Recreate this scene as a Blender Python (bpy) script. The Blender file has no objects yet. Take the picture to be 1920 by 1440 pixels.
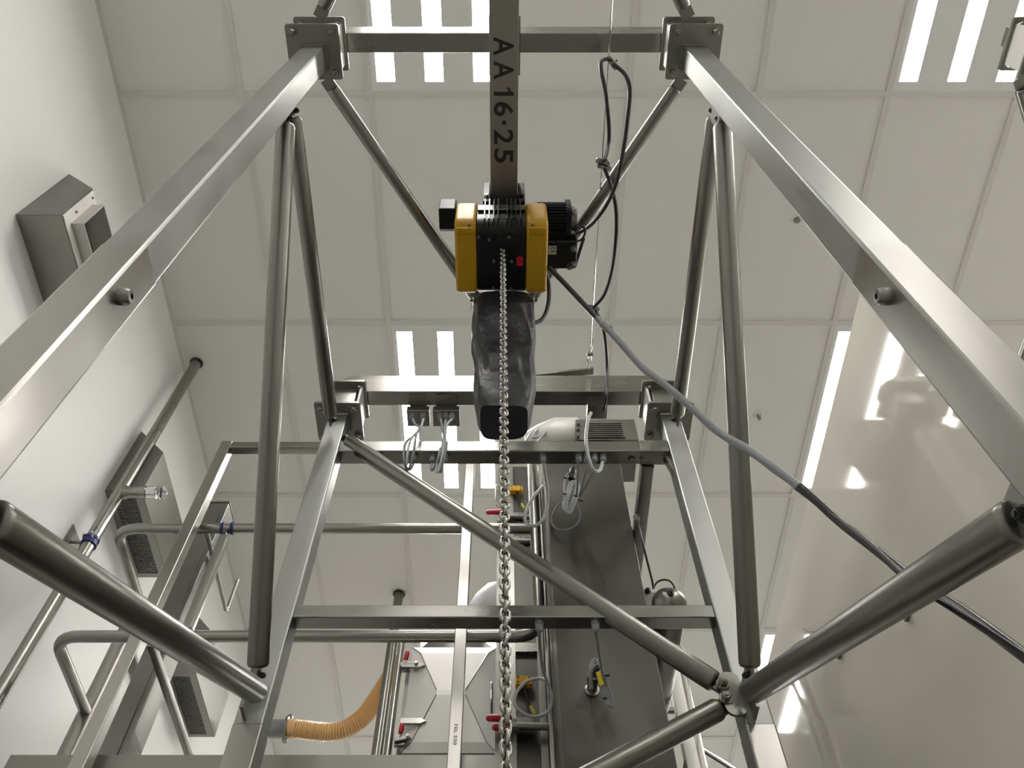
import bpy, math, random
from mathutils import Vector, Matrix
random.seed(7)
scene = bpy.context.scene
COL = scene.collection

# ------------------------------------------------------------------ camera, world, exposure
CAM_Z = 1.5
F, TH, PPX, PPY = 1590.0, math.radians(57.6), 945.0, 720.0
cam_data = bpy.data.cameras.new('camera')
cam_data.sensor_width = 36.0
cam_data.lens = F / 1920.0 * 36.0
cam_data.shift_x = (960.0 - PPX) / 1920.0
cam_data.clip_start = 0.02
cam = bpy.data.objects.new('camera', cam_data)
cam.location = (0, 0, CAM_Z)
cam.rotation_euler = (math.radians(90) + TH, 0, 0)
COL.objects.link(cam)
scene.camera = cam
world = bpy.data.worlds.new('world')
scene.world = world
world.use_nodes = True
world.node_tree.nodes['Background'].inputs[0].default_value = (0.5, 0.5, 0.48, 1)
world.node_tree.nodes['Background'].inputs[1].default_value = 0.05
scene.view_settings.view_transform = 'Standard'
scene.view_settings.look = 'None'
scene.view_settings.gamma = 1.0
scene.view_settings.use_curve_mapping = False
scene.view_settings.exposure = 0.0
STRIP_EMIT = 32.0
scene.cycles.use_denoising = True
scene.cycles.max_bounces = 6
scene.cycles.diffuse_bounces = 5
scene.cycles.glossy_bounces = 3
scene.cycles.adaptive_threshold = 0.05
scene.cycles.sample_clamp_indirect = 6.0

# ------------------------------------------------------------------ measuring helpers
SN, CS = math.sin(TH), math.cos(TH)
def ray(px, py):
    v = PPY - py
    return (px - PPX, F * CS - v * SN, F * SN + v * CS)
def A(px, py, X=None, Y=None, Z=None, D=None):
    """A point of the place from a sight line and one known measure (metres; Z above the eye, D along the view axis)."""
    r = ray(px, py)
    k = X / r[0] if X is not None else Y / r[1] if Y is not None else Z / r[2] if Z is not None else D / F
    return Vector((r[0] * k, r[1] * k, r[2] * k + CAM_Z))
def W(x, y, z):
    return Vector((x, y, z + CAM_Z))

# ------------------------------------------------------------------ materials
def new_mat(name):
    m = bpy.data.materials.new(name)
    m.use_nodes = True
    return m, m.node_tree.nodes, m.node_tree.links, m.node_tree.nodes['Principled BSDF']
def surf(name, base, rough=0.5, metal=0.0, var=0.06, scale=6.0, stretch=(1, 1, 1), rvar=0.08, bump=0.0, bscale=40.0,
         coat=0.0, spec=None, bdist=0.002):
    m, N, L, b = new_mat(name)
    tc = N.new('ShaderNodeTexCoord'); mp = N.new('ShaderNodeMapping')
    mp.inputs['Scale'].default_value = stretch
    L.new(tc.outputs['Object'], mp.inputs['Vector'])
    nz = N.new('ShaderNodeTexNoise'); nz.inputs['Scale'].default_value = scale; nz.inputs['Detail'].default_value = 5
    L.new(mp.outputs[0], nz.inputs['Vector'])
    mx = N.new('ShaderNodeMix'); mx.data_type = 'RGBA'
    mx.inputs[6].default_value = (*[c * (1 - var) for c in base], 1)
    mx.inputs[7].default_value = (*[min(1, c * (1 + var)) for c in base], 1)
    L.new(nz.outputs['Fac'], mx.inputs[0])
    L.new(mx.outputs[2], b.inputs['Base Color'])
    mr = N.new('ShaderNodeMapRange')
    mr.inputs['From Min'].default_value = 0.3; mr.inputs['From Max'].default_value = 0.7
    mr.inputs['To Min'].default_value = max(0.02, rough - rvar); mr.inputs['To Max'].default_value = min(1, rough + rvar)
    L.new(nz.outputs['Fac'], mr.inputs['Value'])
    L.new(mr.outputs[0], b.inputs['Roughness'])
    b.inputs['Metallic'].default_value = metal
    if spec is not None: b.inputs['Specular IOR Level'].default_value = spec
    if coat: b.inputs['Coat Weight'].default_value = coat
    if bump:
        n2 = N.new('ShaderNodeTexNoise'); n2.inputs['Scale'].default_value = bscale; n2.inputs['Detail'].default_value = 3
        L.new(mp.outputs[0], n2.inputs['Vector'])
        bp = N.new('ShaderNodeBump'); bp.inputs['Strength'].default_value = bump; bp.inputs['Distance'].default_value = bdist
        L.new(n2.outputs['Fac'], bp.inputs['Height'])
        L.new(bp.outputs[0], b.inputs['Normal'])
    return m
def emit(name, colr, strength):
    m, N, L, b = new_mat(name)
    b.inputs['Base Color'].default_value = (0.9, 0.9, 0.9, 1)
    b.inputs['Emission Color'].default_value = (*colr, 1)
    b.inputs['Emission Strength'].default_value = strength
    return m

WARM = (0.50, 0.485, 0.455)
M = {}
M['ceil'] = surf('ceiling_tile_paint', (0.82, 0.81, 0.77), 0.75, var=0.015, scale=3, bump=0.05, bscale=120)
M['tbar'] = surf('grid_bar_paint', (0.72, 0.705, 0.67), 0.55, var=0.02)
M['wall'] = surf('wall_panel_paint', (0.80, 0.80, 0.785), 0.42, var=0.02, scale=2, bump=0.05, bscale=1.2, bdist=0.02)
M['floor'] = surf('floor_resin', (0.31, 0.30, 0.28), 0.45, var=0.06, scale=2)
STEEL = (0.40, 0.392, 0.368)
M['steel_z'] = surf('brushed_steel_upright', STEEL, 0.31, 1.0, var=0.05, scale=5, stretch=(4, 4, 0.8), rvar=0.03, bump=0.006, bscale=5, bdist=0.008)
M['steel_x'] = surf('brushed_steel_cross', (0.34, 0.333, 0.312), 0.26, 1.0, var=0.05, scale=5, stretch=(0.8, 4, 4), rvar=0.03, bump=0.006, bscale=5, bdist=0.008)
M['galv'] = surf('galvanised_steel', (0.40, 0.41, 0.395), 0.42, 1.0, var=0.10, scale=9, stretch=(2, 2, 1), rvar=0.04, bump=0.006, bscale=6, bdist=0.008)
M['tube'] = surf('steel_tube', (0.235, 0.228, 0.210), 0.34, 1.0, var=0.06, scale=6, rvar=0.04)
M['pipe'] = surf('steel_pipe', (0.33, 0.322, 0.298), 0.30, 1.0, var=0.05, scale=6, rvar=0.04)
M['plate'] = surf('steel_plate', (0.28, 0.272, 0.252), 0.40, 1.0, var=0.08, scale=14, rvar=0.06, bump=0.02, bscale=30)
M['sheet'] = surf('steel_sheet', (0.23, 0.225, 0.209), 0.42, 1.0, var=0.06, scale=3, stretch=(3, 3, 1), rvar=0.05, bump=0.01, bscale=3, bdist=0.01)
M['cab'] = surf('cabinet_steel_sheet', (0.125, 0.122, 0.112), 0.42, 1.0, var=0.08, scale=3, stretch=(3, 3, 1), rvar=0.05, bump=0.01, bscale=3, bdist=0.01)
M['lid'] = surf('bright_sheet', (0.86, 0.845, 0.81), 0.42, 0.15, var=0.05, scale=4, rvar=0.05)
M['bolt'] = surf('bolt_steel', (0.30, 0.293, 0.275), 0.32, 1.0, var=0.1, scale=60)
M['mono'] = surf('monorail_steel', (0.34, 0.325, 0.295), 0.45, 1.0, var=0.05, scale=5)
M['dark_bolt'] = surf('dark_bolt', (0.06, 0.06, 0.06), 0.4, 0.6)
M['chain'] = surf('chain_steel', (0.36, 0.35, 0.33), 0.24, 1.0, var=0.12, scale=40)
M['chrome'] = surf('chrome', (0.75, 0.75, 0.74), 0.12, 1.0, var=0.04)
M['yellow'] = surf('yellow_paint', (0.46, 0.262, 0.008), 0.40, var=0.06, scale=9, spec=0.35)
M['black'] = surf('black_paint', (0.009, 0.009, 0.010), 0.30, var=0.2, scale=20, spec=0.35)
M['blackm'] = surf('black_plastic', (0.010, 0.010, 0.011), 0.5, var=0.2, spec=0.2)
M['bag'] = surf('black_bag_fabric', (0.022, 0.023, 0.027), 0.42, var=0.3, scale=30, bump=0.5, bscale=22, bdist=0.012)
M['cable'] = surf('black_cable', (0.015, 0.015, 0.015), 0.35, var=0.15)
M['greycable'] = surf('grey_cable', (0.26, 0.27, 0.28), 0.45, var=0.12, scale=40)
M['palecable'] = surf('pale_cable', (0.50, 0.52, 0.53), 0.4, var=0.06, scale=40)
M['gland'] = surf('grey_gland_plastic', (0.25, 0.26, 0.27), 0.45, var=0.08)
M['red'] = surf('red_grip', (0.50, 0.012, 0.025), 0.35, var=0.08)
M['sensor'] = surf('yellow_sensor', (0.78, 0.43, 0.01), 0.4, var=0.05)
M['tag'] = surf('yellow_tag', (0.75, 0.62, 0.03), 0.5, var=0.05)
M['blue'] = surf('blue_clamp_rubber', (0.015, 0.025, 0.16), 0.4, var=0.1)
M['hose'] = surf('amber_hose', (0.70, 0.46, 0.22), 0.35, var=0.08, scale=12)
M['pvc'] = surf('grey_pvc', (0.20, 0.205, 0.21), 0.45, var=0.05)
M['collar'] = surf('collar_sheet', (0.52, 0.51, 0.48), 0.5, 0.6, var=0.05)
M['gloss'] = surf('glossy_cream_panel', (0.90, 0.865, 0.765), 0.05, var=0.02, scale=2.5, rvar=0.01, bump=0.006, bscale=3, bdist=0.004, spec=0.25)
M['paper'] = surf('white_paper', (0.80, 0.81, 0.84), 0.6, var=0.03)
M['ink'] = surf('black_ink', (0.012, 0.012, 0.012), 0.6, var=0.1)
M['greyink'] = surf('grey_print', (0.05, 0.05, 0.05), 0.6, var=0.1)
M['label'] = surf('grey_label', (0.45, 0.45, 0.44), 0.5, var=0.03)
M['dark'] = surf('inside_shade', (0.01, 0.01, 0.01), 0.8, var=0.1)  # near-black that stands in for the shade inside the vent hoods
M['lampbody'] = surf('lamp_body_paint', (0.82, 0.82, 0.80), 0.45, var=0.01)
M['strip'] = emit('lamp_diffuser', (1.0, 0.975, 0.93), STRIP_EMIT)
gm, N, L, b = new_mat('clear_acrylic')
b.inputs['Transmission Weight'].default_value = 0.9; b.inputs['Roughness'].default_value = 0.05; b.inputs['IOR'].default_value = 1.49
nz = N.new('ShaderNodeTexNoise'); nz.inputs['Scale'].default_value = 30
cr = N.new('ShaderNodeMix'); cr.data_type = 'RGBA'; cr.inputs[6].default_value = (0.85, 0.87, 0.9, 1); cr.inputs[7].default_value = (1, 1, 1, 1)
L.new(nz.outputs['Fac'], cr.inputs[0]); L.new(cr.outputs[2], b.inputs['Base Color'])
M['acrylic'] = gm

# ------------------------------------------------------------------ mesh builder
def basis(d, up=None):
    d = d.normalized()
    if up is None: up = Vector((0, 0, 1)) if abs(d.z) < 0.95 else Vector((0, 1, 0))
    x = up.cross(d)
    if x.length < 1e-6: x = Vector((1, 0, 0))
    x.normalize()
    return x, d.cross(x).normalized(), d
class MB:
    def __init__(s): s.v = []; s.f = []; s.ang = None
    def add(s, vs, fs):
        o = len(s.v); s.v += [tuple(p) for p in vs]; s.f += [tuple(i + o for i in f) for f in fs]; return s
    def box(s, lo, hi):
        (a, b, c), (d, e, f) = lo, hi
        return s.add([(a, b, c), (d, b, c), (d, e, c), (a, e, c), (a, b, f), (d, b, f), (d, e, f), (a, e, f)],
                     [(3, 2, 1, 0), (4, 5, 6, 7), (0, 1, 5, 4), (1, 2, 6, 5), (2, 3, 7, 6), (3, 0, 4, 7)])
    def prism(s, prof, p0, p1, up=None, cap=True):
        """prof: 2-D outline in the (x, y) basis of the axis p0 -> p1"""
        s.ang = 20
        x, y, d = basis(Vector(p1) - Vector(p0), up)
        n = len(prof)
        vs = [Vector(p0) + x * u + y * w for u, w in prof] + [Vector(p1) + x * u + y * w for u, w in prof]
        fs = [(i, (i + 1) % n, n + (i + 1) % n, n + i) for i in range(n)]
        if cap: fs += [tuple(reversed(range(n))), tuple(range(n, 2 * n))]
        return s.add(vs, fs)
    def rings(s, rings, cap=True, closed=False):
        n = len(rings[0]); m = len(rings); vs = [p for r in rings for p in r]; fs = []
        for j in range(m if closed else m - 1):
            k = (j + 1) % m
            for i in range(n):
                fs.append((j * n + i, j * n + (i + 1) % n, k * n + (i + 1) % n, k * n + i))
        if cap and not closed: fs += [tuple(reversed(range(n))), tuple(range((m - 1) * n, m * n))]
        return s.add(vs, fs)
    def tube(s, pts, r, seg=10, closed=False, cap=True):
        pts = [Vector(p) for p in pts]; m = len(pts)
        rr = r if isinstance(r, (list, tuple)) else [r] * m
        tang = []
        for i in range(m):
            a = pts[(i - 1) % m] if closed or i else pts[0]
            c = pts[(i + 1) % m] if closed or i < m - 1 else pts[-1]
            tang.append((c - a).normalized())
        x, y, _ = basis(tang[0]); rings = []
        for i in range(m):
            t = tang[i]; x = (x - t * x.dot(t))
            if x.length < 1e-6: x = basis(t)[0]
            x.normalize(); y = t.cross(x)
            rings.append([pts[i] + (x * math.cos(2 * math.pi * k / seg) + y * math.sin(2 * math.pi * k / seg)) * rr[i] for k in range(seg)])
        return s.rings(rings, cap, closed)
    def lathe(s, p, d, prof, seg=16):
        """prof: (radius, distance along d)"""
        x, y, d = basis(Vector(d))
        p = Vector(p)
        return s.rings([[p + d * h + (x * math.cos(2 * math.pi * k / seg) + y * math.sin(2 * math.pi * k / seg)) * max(r, 1e-5) for k in range(seg)] for r, h in prof])
    def mesh(s, name, angle=35):
        me = bpy.data.meshes.new(name)
        me.from_pydata(s.v, [], s.f); me.validate(); me.update()
        me.polygons.foreach_set('use_smooth', [True] * len(me.polygons))
        me.set_sharp_from_angle(angle=math.radians(s.ang or angle))
        return me
def rrect(w, h, r=0.006, n=3):
    out = []
    for cx, cy, a0 in ((w / 2 - r, h / 2 - r, 0), (-w / 2 + r, h / 2 - r, 90), (-w / 2 + r, -h / 2 + r, 180), (w / 2 - r, -h / 2 + r, 270)):
        for i in range(n + 1):
            a = math.radians(a0 + 90 * i / n); out.append((cx + r * math.cos(a), cy + r * math.sin(a)))
    return out
def smooth(pts, n=6, closed=False):
    P = [Vector(p) for p in pts]; m = len(P); out = []
    for i in range(m if closed else m - 1):
        p0 = P[(i - 1) % m] if closed or i else P[0] * 2 - P[1]
        p1, p2 = P[i], P[(i + 1) % m]
        p3 = P[(i + 2) % m] if closed or i + 2 < m else P[-1] * 2 - P[-2]
        for k in range(n):
            t = k / n
            out.append(0.5 * ((2 * p1) + (p2 - p0) * t + (2 * p0 - 5 * p1 + 4 * p2 - p3) * t * t + (3 * p1 - p0 - 3 * p2 + p3) * t ** 3))
    if not closed: out.append(P[-1])
    return out
def fillet(pts, r, n=6):
    """polyline with rounded corners"""
    P = [Vector(p) for p in pts]; out = [P[0]]
    for i in range(1, len(P) - 1):
        a, b, c = P[i - 1], P[i], P[i + 1]
        u, w = (a - b).normalized(), (c - b).normalized()
        p, q = b + u * r, b + w * r
        for k in range(n + 1):
            t = k / n; out.append(p * (1 - t) ** 2 + b * 2 * t * (1 - t) + q * t * t)
    out.append(P[-1]); return out

# ------------------------------------------------------------------ object helpers
def tag(o, label=None, cat=None, group=None, kind=None):
    if label: o['label'] = label
    if cat: o['category'] = cat
    if group: o['group'] = group
    if kind: o['kind'] = kind
    return o
def thing(name, label, cat, loc, group=None):
    o = bpy.data.objects.new(name, None); o.location = loc; o.empty_display_size = 0.05
    COL.objects.link(o); return tag(o, label, cat, group)
def attach(o, parent):
    if parent is not None:
        o.parent = parent
        m = Matrix.Identity(4); p = parent
        while p is not None:            # placement of every parent is a plain shift or turn
            m = Matrix.LocRotScale(p.location, p.rotation_euler, p.scale) @ m if p.parent is None else (p.matrix_parent_inverse @ Matrix.LocRotScale(p.location, p.rotation_euler, p.scale)) @ m
            p = p.parent
        o.matrix_parent_inverse = m.inverted()
    return o
def obj(name, mb, mat, parent=None, label=None, angle=35, bevel=0, kind=None):
    me = mb if isinstance(mb, bpy.types.Mesh) else mb.mesh(name, angle)
    if not me.materials: me.materials.append(M[mat])
    o = bpy.data.objects.new(name, me); COL.objects.link(o); attach(o, parent)
    if label: o['label'] = label
    if kind: o['kind'] = kind
    if bevel:
        bv = o.modifiers.new('bevel', 'BEVEL'); bv.width = bevel; bv.segments = 3; bv.limit_method = 'ANGLE'; bv.angle_limit = math.radians(40); bv.harden_normals = True
    return o
def place(name, me, parent, loc, rot=None, label=None):
    o = bpy.data.objects.new(name, me); o.location = loc
    if rot is not None: o.rotation_euler = rot
    COL.objects.link(o); attach(o, parent)
    if label: o['label'] = label
    return o
def turn(d):
    return Vector((0, 0, 1)).rotation_difference(Vector(d)).to_euler()
def hexbolt_mesh(r=0.011, h=0.012, mat='bolt'):
    b = MB()
    b.lathe((0, 0, 0), (0, 0, 1), [(r * 1.5, 0), (r * 1.5, 0.003)], 14)
    b.lathe((0, 0, 0.003), (0, 0, 1), [(r, 0), (r, h * 0.8), (r * 0.85, h)], 6)
    b.lathe((0, 0, h), (0, 0, 1), [(r * 0.5, 0), (r * 0.5, h * 0.5), (r * 0.4, h * 0.55)], 10)
    me = b.mesh('bolt'); me.materials.append(M[mat]); return me
BOLT = hexbolt_mesh()
SMALLBOLT = hexbolt_mesh(0.0075, 0.009)
DARKBOLT = hexbolt_mesh(0.0075, 0.010, 'dark_bolt')
TINYBOLT = hexbolt_mesh(0.0035, 0.004)
def text_mesh(body, mat, name):
    cu = bpy.data.curves.new(name, 'FONT'); cu.body = body; cu.size = 1.0; cu.offset = 0.018
    o = bpy.data.objects.new(name, cu); COL.objects.link(o)
    dg = bpy.context.evaluated_depsgraph_get()
    me = bpy.data.meshes.new_from_object(o.evaluated_get(dg)); bpy.data.objects.remove(o)
    me.materials.clear(); me.materials.append(M[mat]); return me
def lettering(name, body, mat, parent, x0, x1, y0, y1, z, label=None, weight=0.0):
    """Text on a downward face, read along +Y with the letter tops towards +X; fills the given box."""
    me = text_mesh(body, mat, name)
    xs = [v.co.x for v in me.vertices]; ys = [v.co.y for v in me.vertices]
    a, b_, c, d = min(xs), max(xs), min(ys), max(ys)
    for v in me.vertices:
        t, h = (v.co.x - a) / (b_ - a), (v.co.y - c) / (d - c)
        v.co = (x0 + (x1 - x0) * h, y0 + (y1 - y0) * t, z)
    return obj(name, me, mat, parent, label)

# ------------------------------------------------------------------ the room
HC = 4.03                              # ceiling above the eye
ZC = HC + CAM_Z
XW = -1.79                             # left wall
XR, YF, YB = 5.0, 8.2, -3.8
def struct(name, mb, mat):
    return tag(obj(name, mb, mat), kind='structure')
struct('floor', MB().box((XW - 0.2, YB - 0.2, -0.15), (XR + 0.2, YF + 0.2, 0)), 'floor')
struct('wall_left', MB().box((XW - 0.15, YB, 0), (XW, YF, ZC + 0.05)), 'wall')
struct('wall_right', MB().box((XR, YB, 0), (XR + 0.15, YF, ZC + 0.05)), 'wall')
struct('wall_far', MB().box((XW - 0.15, YF, 0), (XR + 0.15, YF + 0.15, ZC + 0.05)), 'wall')
struct('wall_back', MB().box((XW - 0.15, YB - 0.15, 0), (XR + 0.15, YB, ZC + 0.05)), 'wall')
GX0, GY0, TX, TY, BAR = -0.62, 0.97, 0.6, 1.2, 0.028
xs = [GX0 + TX * i for i in range(-1, 10) if XW + 0.05 < GX0 + TX * i < XR]
ys = [GY0 + TY * j for j in range(-3, 7) if YB < GY0 + TY * j < YF]
gb = MB()
gb.box((XW - 0.1, YB - 0.1, ZC + 0.05), (XR + 0.1, YF + 0.1, ZC + 0.12))
for x in xs: gb.box((x - BAR / 2, YB, ZC), (x + BAR / 2, YF, ZC + 0.05))
ex = [XW] + xs + [XR]
ey = [YB] + ys + [YF]
for y in ys:
    for x0, x1 in zip(ex[:-1], ex[1:]):
        gb.box((x0 + (BAR / 2 if x0 != XW else 0), y - BAR / 2, ZC + 0.0005), (x1 - (BAR / 2 if x1 != XR else 0), y + BAR / 2, ZC + 0.05))
gb.box((XW, YB, ZC), (XW + 0.02, YF, ZC + 0.05))
ceiling = struct('ceiling', gb, 'tbar')
LIT = set()
for i, x in enumerate(ex[:-1]):
    for j, y in enumerate(ey[:-1]):
        cx = round((x - GX0) / TX); cy = round((y - GY0) / TY)
        if x != XW and cx in (0, 4, 8) and cy % 2 == 1 and ey[j + 1] - y > 1.1 and ex[i + 1] - x > 0.55:
            LIT.add((x, y)); continue
        t = MB().box((x + BAR / 2 - 0.006, y + BAR / 2 - 0.006, ZC + 0.009), (ex[i + 1] - BAR / 2 + 0.006, ey[j + 1] - BAR / 2 + 0.006, ZC + 0.03))
        obj('ceiling_tile', t, 'ceil', ceiling)

# ------------------------------------------------------------------ recessed strip lights
lamp_names = {(0, -1): 'three-strip ceiling light above the front cross beam, left of the monorail',
              (0, 1): 'three-strip ceiling light behind the black chain bag and rear cross beam',
              (0, 3): 'three-strip ceiling light behind the pyramid hatch',
              (4, -1): 'three-strip ceiling light in the top right corner',
              (4, 1): 'three-strip ceiling light cut off by the cream screen panel top edge',
              (4, 3): 'three-strip ceiling light beside the far corner of the cream screen panel'}
strip_me = None
for (x, y) in sorted(LIT):
    cx, cy = round((x - GX0) / TX), round((y - GY0) / TY)
    lab = lamp_names.get((cx, cy), 'three-strip ceiling light outside the picture')
    g = 'recessed three-strip ceiling lights' if (cx, cy) in lamp_names else 'ceiling lights outside the picture'
    t = thing('ceiling_light', lab, 'ceiling light', (x + TX / 2, y + TY / 2, ZC), g)
    x0, x1, y0, y1 = x + BAR / 2 - 0.004, x + TX - BAR / 2 + 0.004, y + BAR / 2 - 0.004, y + TY - BAR / 2 + 0.004
    fr = MB(); w = 0.012
    fr.box((x0, y0, ZC + 0.002), (x0 + w, y1, ZC + 0.04)).box((x1 - w, y0, ZC + 0.002), (x1, y1, ZC + 0.04))
    fr.box((x0 + w, y0, ZC + 0.002), (x1 - w, y0 + w, ZC + 0.04)).box((x0 + w, y1 - w, ZC + 0.002), (x1 - w, y1, ZC + 0.04))
    obj('lamp_frame', fr, 'lampbody', t)
    xm = x + TX / 2; yc = y + TY / 2
    pn_ = MB(); ed = [x0 + w] + [xm + k * 0.222 + e * 0.042 for k in (-1, 0, 1) for e in (-1, 1)] + [x1 - w]
    for k in range(0, 8, 2): pn_.box((ed[k], y0 + w, ZC + 0.006), (ed[k + 1], y1 - w, ZC + 0.03))
    for k in range(1, 7, 2):
        pn_.box((ed[k], y0 + w, ZC + 0.006), (ed[k + 1], yc - 0.545, ZC + 0.03)).box((ed[k], yc + 0.545, ZC + 0.006), (ed[k + 1], y1 - w, ZC + 0.03))
    obj('lamp_panel', pn_, 'lampbody', t)
    if strip_me is None:
        strip_me = MB().box((-0.0419, -0.5449, 0), (0.0419, 0.5449, 0.008)).mesh('lamp_diffuser'); strip_me.materials.append(M['strip'])
    for k in (-1, 0, 1):
        place('lamp_diffuser', strip_me, t, (xm + k * 0.222, yc, ZC + 0.014))

# ------------------------------------------------------------------ gantry frame
GXC, FY, RY, CW = 0.583, 0.55, 1.72, 0.070
ZJ = 1.215                              # column joint
ZFP, ZRP = 2.744, 2.460                 # underside of the column top plates (above the eye)
gantry = thing('gantry_frame', 'stainless steel hoist gantry of bolted columns, beams and tube braces', 'gantry', (0, 1.13, 0))
def column(par, x, y, ztop, upper='galv'):
    c = obj('column', MB().prism(rrect(CW, CW, 0.0045, 2), (x, y, 0), W(x, y, ZJ - 0.002), up=Vector((0, 1, 0))), 'steel_z', par)
    u = obj('column_extension', MB().prism(rrect(CW - 0.002, CW - 0.002, 0.0045, 2), W(x, y, ZJ), W(x, y, ztop), up=Vector((0, 1, 0))), upper, par)
    obj('joint_seam', MB().prism(rrect(CW - 0.006, CW - 0.006, 0.006), W(x, y, ZJ - 0.004), W(x, y, ZJ + 0.002), up=Vector((0, 1, 0))), 'bolt', c)
    wd = MB(); zt = ztop + CAM_Z - 0.004; hw = CW / 2
    for a, b_ in (((-hw, -hw), (hw, -hw)), ((hw, -hw), (hw, hw)), ((hw, hw), (-hw, hw)), ((-hw, hw), (-hw, -hw))):
        wd.tube([(x + a[0], y + a[1], zt), (x + b_[0], y + b_[1], zt)], 0.0055, 6)
    obj('weld_bead', wd, 'plate', u)
    fl = MB().box((x - 0.11, y - 0.11, 0), (x + 0.11, y + 0.11, 0.015))
    f = obj('foot_plate', fl, 'plate', c)
    return c, u
PL = 0.162
def bracket(par, x, y, z, dz, side):
    lo = MB().prism(rrect(PL, PL, 0.008), W(x, y, z), W(x, y, z + 0.010), up=Vector((0, 1, 0)))
    p = obj('end_plate', lo, 'plate', par)
    for sx in (-1, 1):
        for sy in (-1, 1):
            place('bolt', BOLT, p, W(x + sx * 0.058, y + sy * 0.058, z), (math.pi, 0, random.random()))
    s = 0.052
    obj('spacer_box', MB().prism(rrect(2 * s, 2 * s, 0.006), W(x, y, z + 0.0105), W(x, y, z + dz - 0.0105), up=Vector((0, 1, 0))), 'steel_z', par)
    hi = MB().prism(rrect(PL, PL, 0.008), W(x, y, z + dz - 0.010), W(x, y, z + dz), up=Vector((0, 1, 0)))
    q = obj('beam_plate', hi, 'plate', par)
    for sx in (-1, 1):
        for sy in (-1, 1):
            place('bolt', BOLT, q, W(x + sx * 0.058, y + sy * 0.058, z + dz - 0.010), (math.pi, 0, random.random()))
    # inner side plate, near-white: light on the spacer face put into its colour
    gx = x - side * 0.066
    obj('lit_side_plate', MB().box(W(gx - 0.004, y - 0.062, z + 0.0105), W(gx + 0.004, y + 0.062, z + dz - 0.0105)), 'lid', par)
for sx in (-1, 1):
    column(gantry, sx * GXC, FY, ZFP)
    column(gantry, sx * GXC, RY, ZRP)
    bracket(gantry, sx * GXC, FY - 0.015, ZFP, 0.134, sx)
    bracket(gantry, sx * GXC, RY, ZRP, 0.150, sx)
    # round sleeve screw on the inner column face
    p = A(945 + sx * 722, 556, X=sx * (GXC - CW / 2))
    scr = MB().lathe(p, (-sx, 0, 0), [(0.013, 0), (0.013, 0.012), (0.010, 0.018), (0.0045, 0.0185), (0.0045, 0.010)], 18)
    obj('sleeve_screw', scr, 'bolt', gantry)
p = A(1563, 326, Y=FY - 0.02)
place('bolt', DARKBOLT, gantry, Vector((GXC + CW / 2 - 0.001, FY - 0.01, p.z)), turn((1, 0, 0)))
# main cross beams (upright rectangular section, chamfered upper ends)
def cross_beam(name, y, z, w, h, half, cham):
    pr = [(-half, 0), (half, 0), (half, h - cham * 0.8), (half - cham, h), (-half + cham, h), (-half, h - cham * 0.8)]
    bm = MB()
    bm.prism([(a, c) for a, c in pr], W(0, y - w / 2, z), W(0, y + w / 2, z), up=Vector((0, 0, 1)))
    return obj(name, bm, 'steel_x', gantry, bevel=0.003)
cross_beam('cross_beam', FY - 0.017, ZFP + 0.1345, 0.060, 0.112, 0.655, 0.03)
cross_beam('cross_beam', RY, ZRP + 0.1505, 0.062, 0.112, 0.655, 0.085)
# lower rear beams
l1 = obj('lower_beam', MB().prism(rrect(0.056, 0.056, 0.0035, 2), W(-0.548, 1.718, 2.278), W(0.548, 1.718, 2.278)), 'steel_x', gantry)
l2 = obj('lower_beam', MB().prism(rrect(0.046, 0.042, 0.003, 2), W(-0.548, 1.714, 1.556), W(0.548, 1.714, 1.556)), 'steel_x', gantry)
# connector sleeve and gusset at the right end of the upper of the two
obj('beam_sleeve', MB().prism(rrect(0.060, 0.060, 0.004), W(0.455, 1.718, 2.278), W(0.547, 1.718, 2.278)), 'plate', gantry)
gs = MB(); gpts = [(0.53, 2.247), (0.548, 2.247), (0.548, 2.16)]
gs.add([W(a, 1.705, z) for a, z in gpts] + [W(a, 1.731, z) for a, z in gpts], [(0, 1, 2), (5, 4, 3), (0, 3, 4, 1), (1, 4, 5, 2), (2, 5, 3, 0)])
obj('corner_gusset', gs, 'plate', gantry)
for px, py in ((1206, 860), (1184, 861)):
    place('bolt', SMALLBOLT, gantry, A(px, py, Z=2.248), (math.pi, 0, 0))

# tube braces with lugs and bolts
def brace(par, p0, p1, r, lug=0.035, mat='tube', bolts=True, side=Vector((1, 0, 0))):
    p0, p1 = Vector(p0), Vector(p1); d = (p1 - p0).normalized(); ln = (p1 - p0).length
    t = MB().lathe(p0, d, [(r * 0.55, 0), (r * 0.88, 0.003), (r, 0.010), (r, ln - 0.010), (r * 0.88, ln - 0.003), (r * 0.55, ln)], 28)
    o = obj('brace_tube', t, mat, par, angle=50)
    if lug:
        for p, s in ((p0, -1), (p1, 1)):
            x = side - d * side.dot(d); x.normalize()
            y = d.cross(x)
            lp = MB(); a = p - d * s * 0.004
            e = a + d * s * lug
            prof = [(-0.004, -0.02), (0.004, -0.02), (0.004, 0.02), (-0.004, 0.02)]
            lp.add([a + x * u + y * w for u, w in prof] + [e + x * u + y * w for u, w in prof],
                   [(0, 1, 2, 3), (7, 6, 5, 4), (0, 4, 5, 1), (1, 5, 6, 2), (2, 6, 7, 3), (3, 7, 4, 0)])
            obj('lug', lp, 'plate', o)
            if bolts: place('bolt', DARKBOLT, o, a + d * s * lug * 0.6 + x * 0.004, turn(x))
    return o
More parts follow.
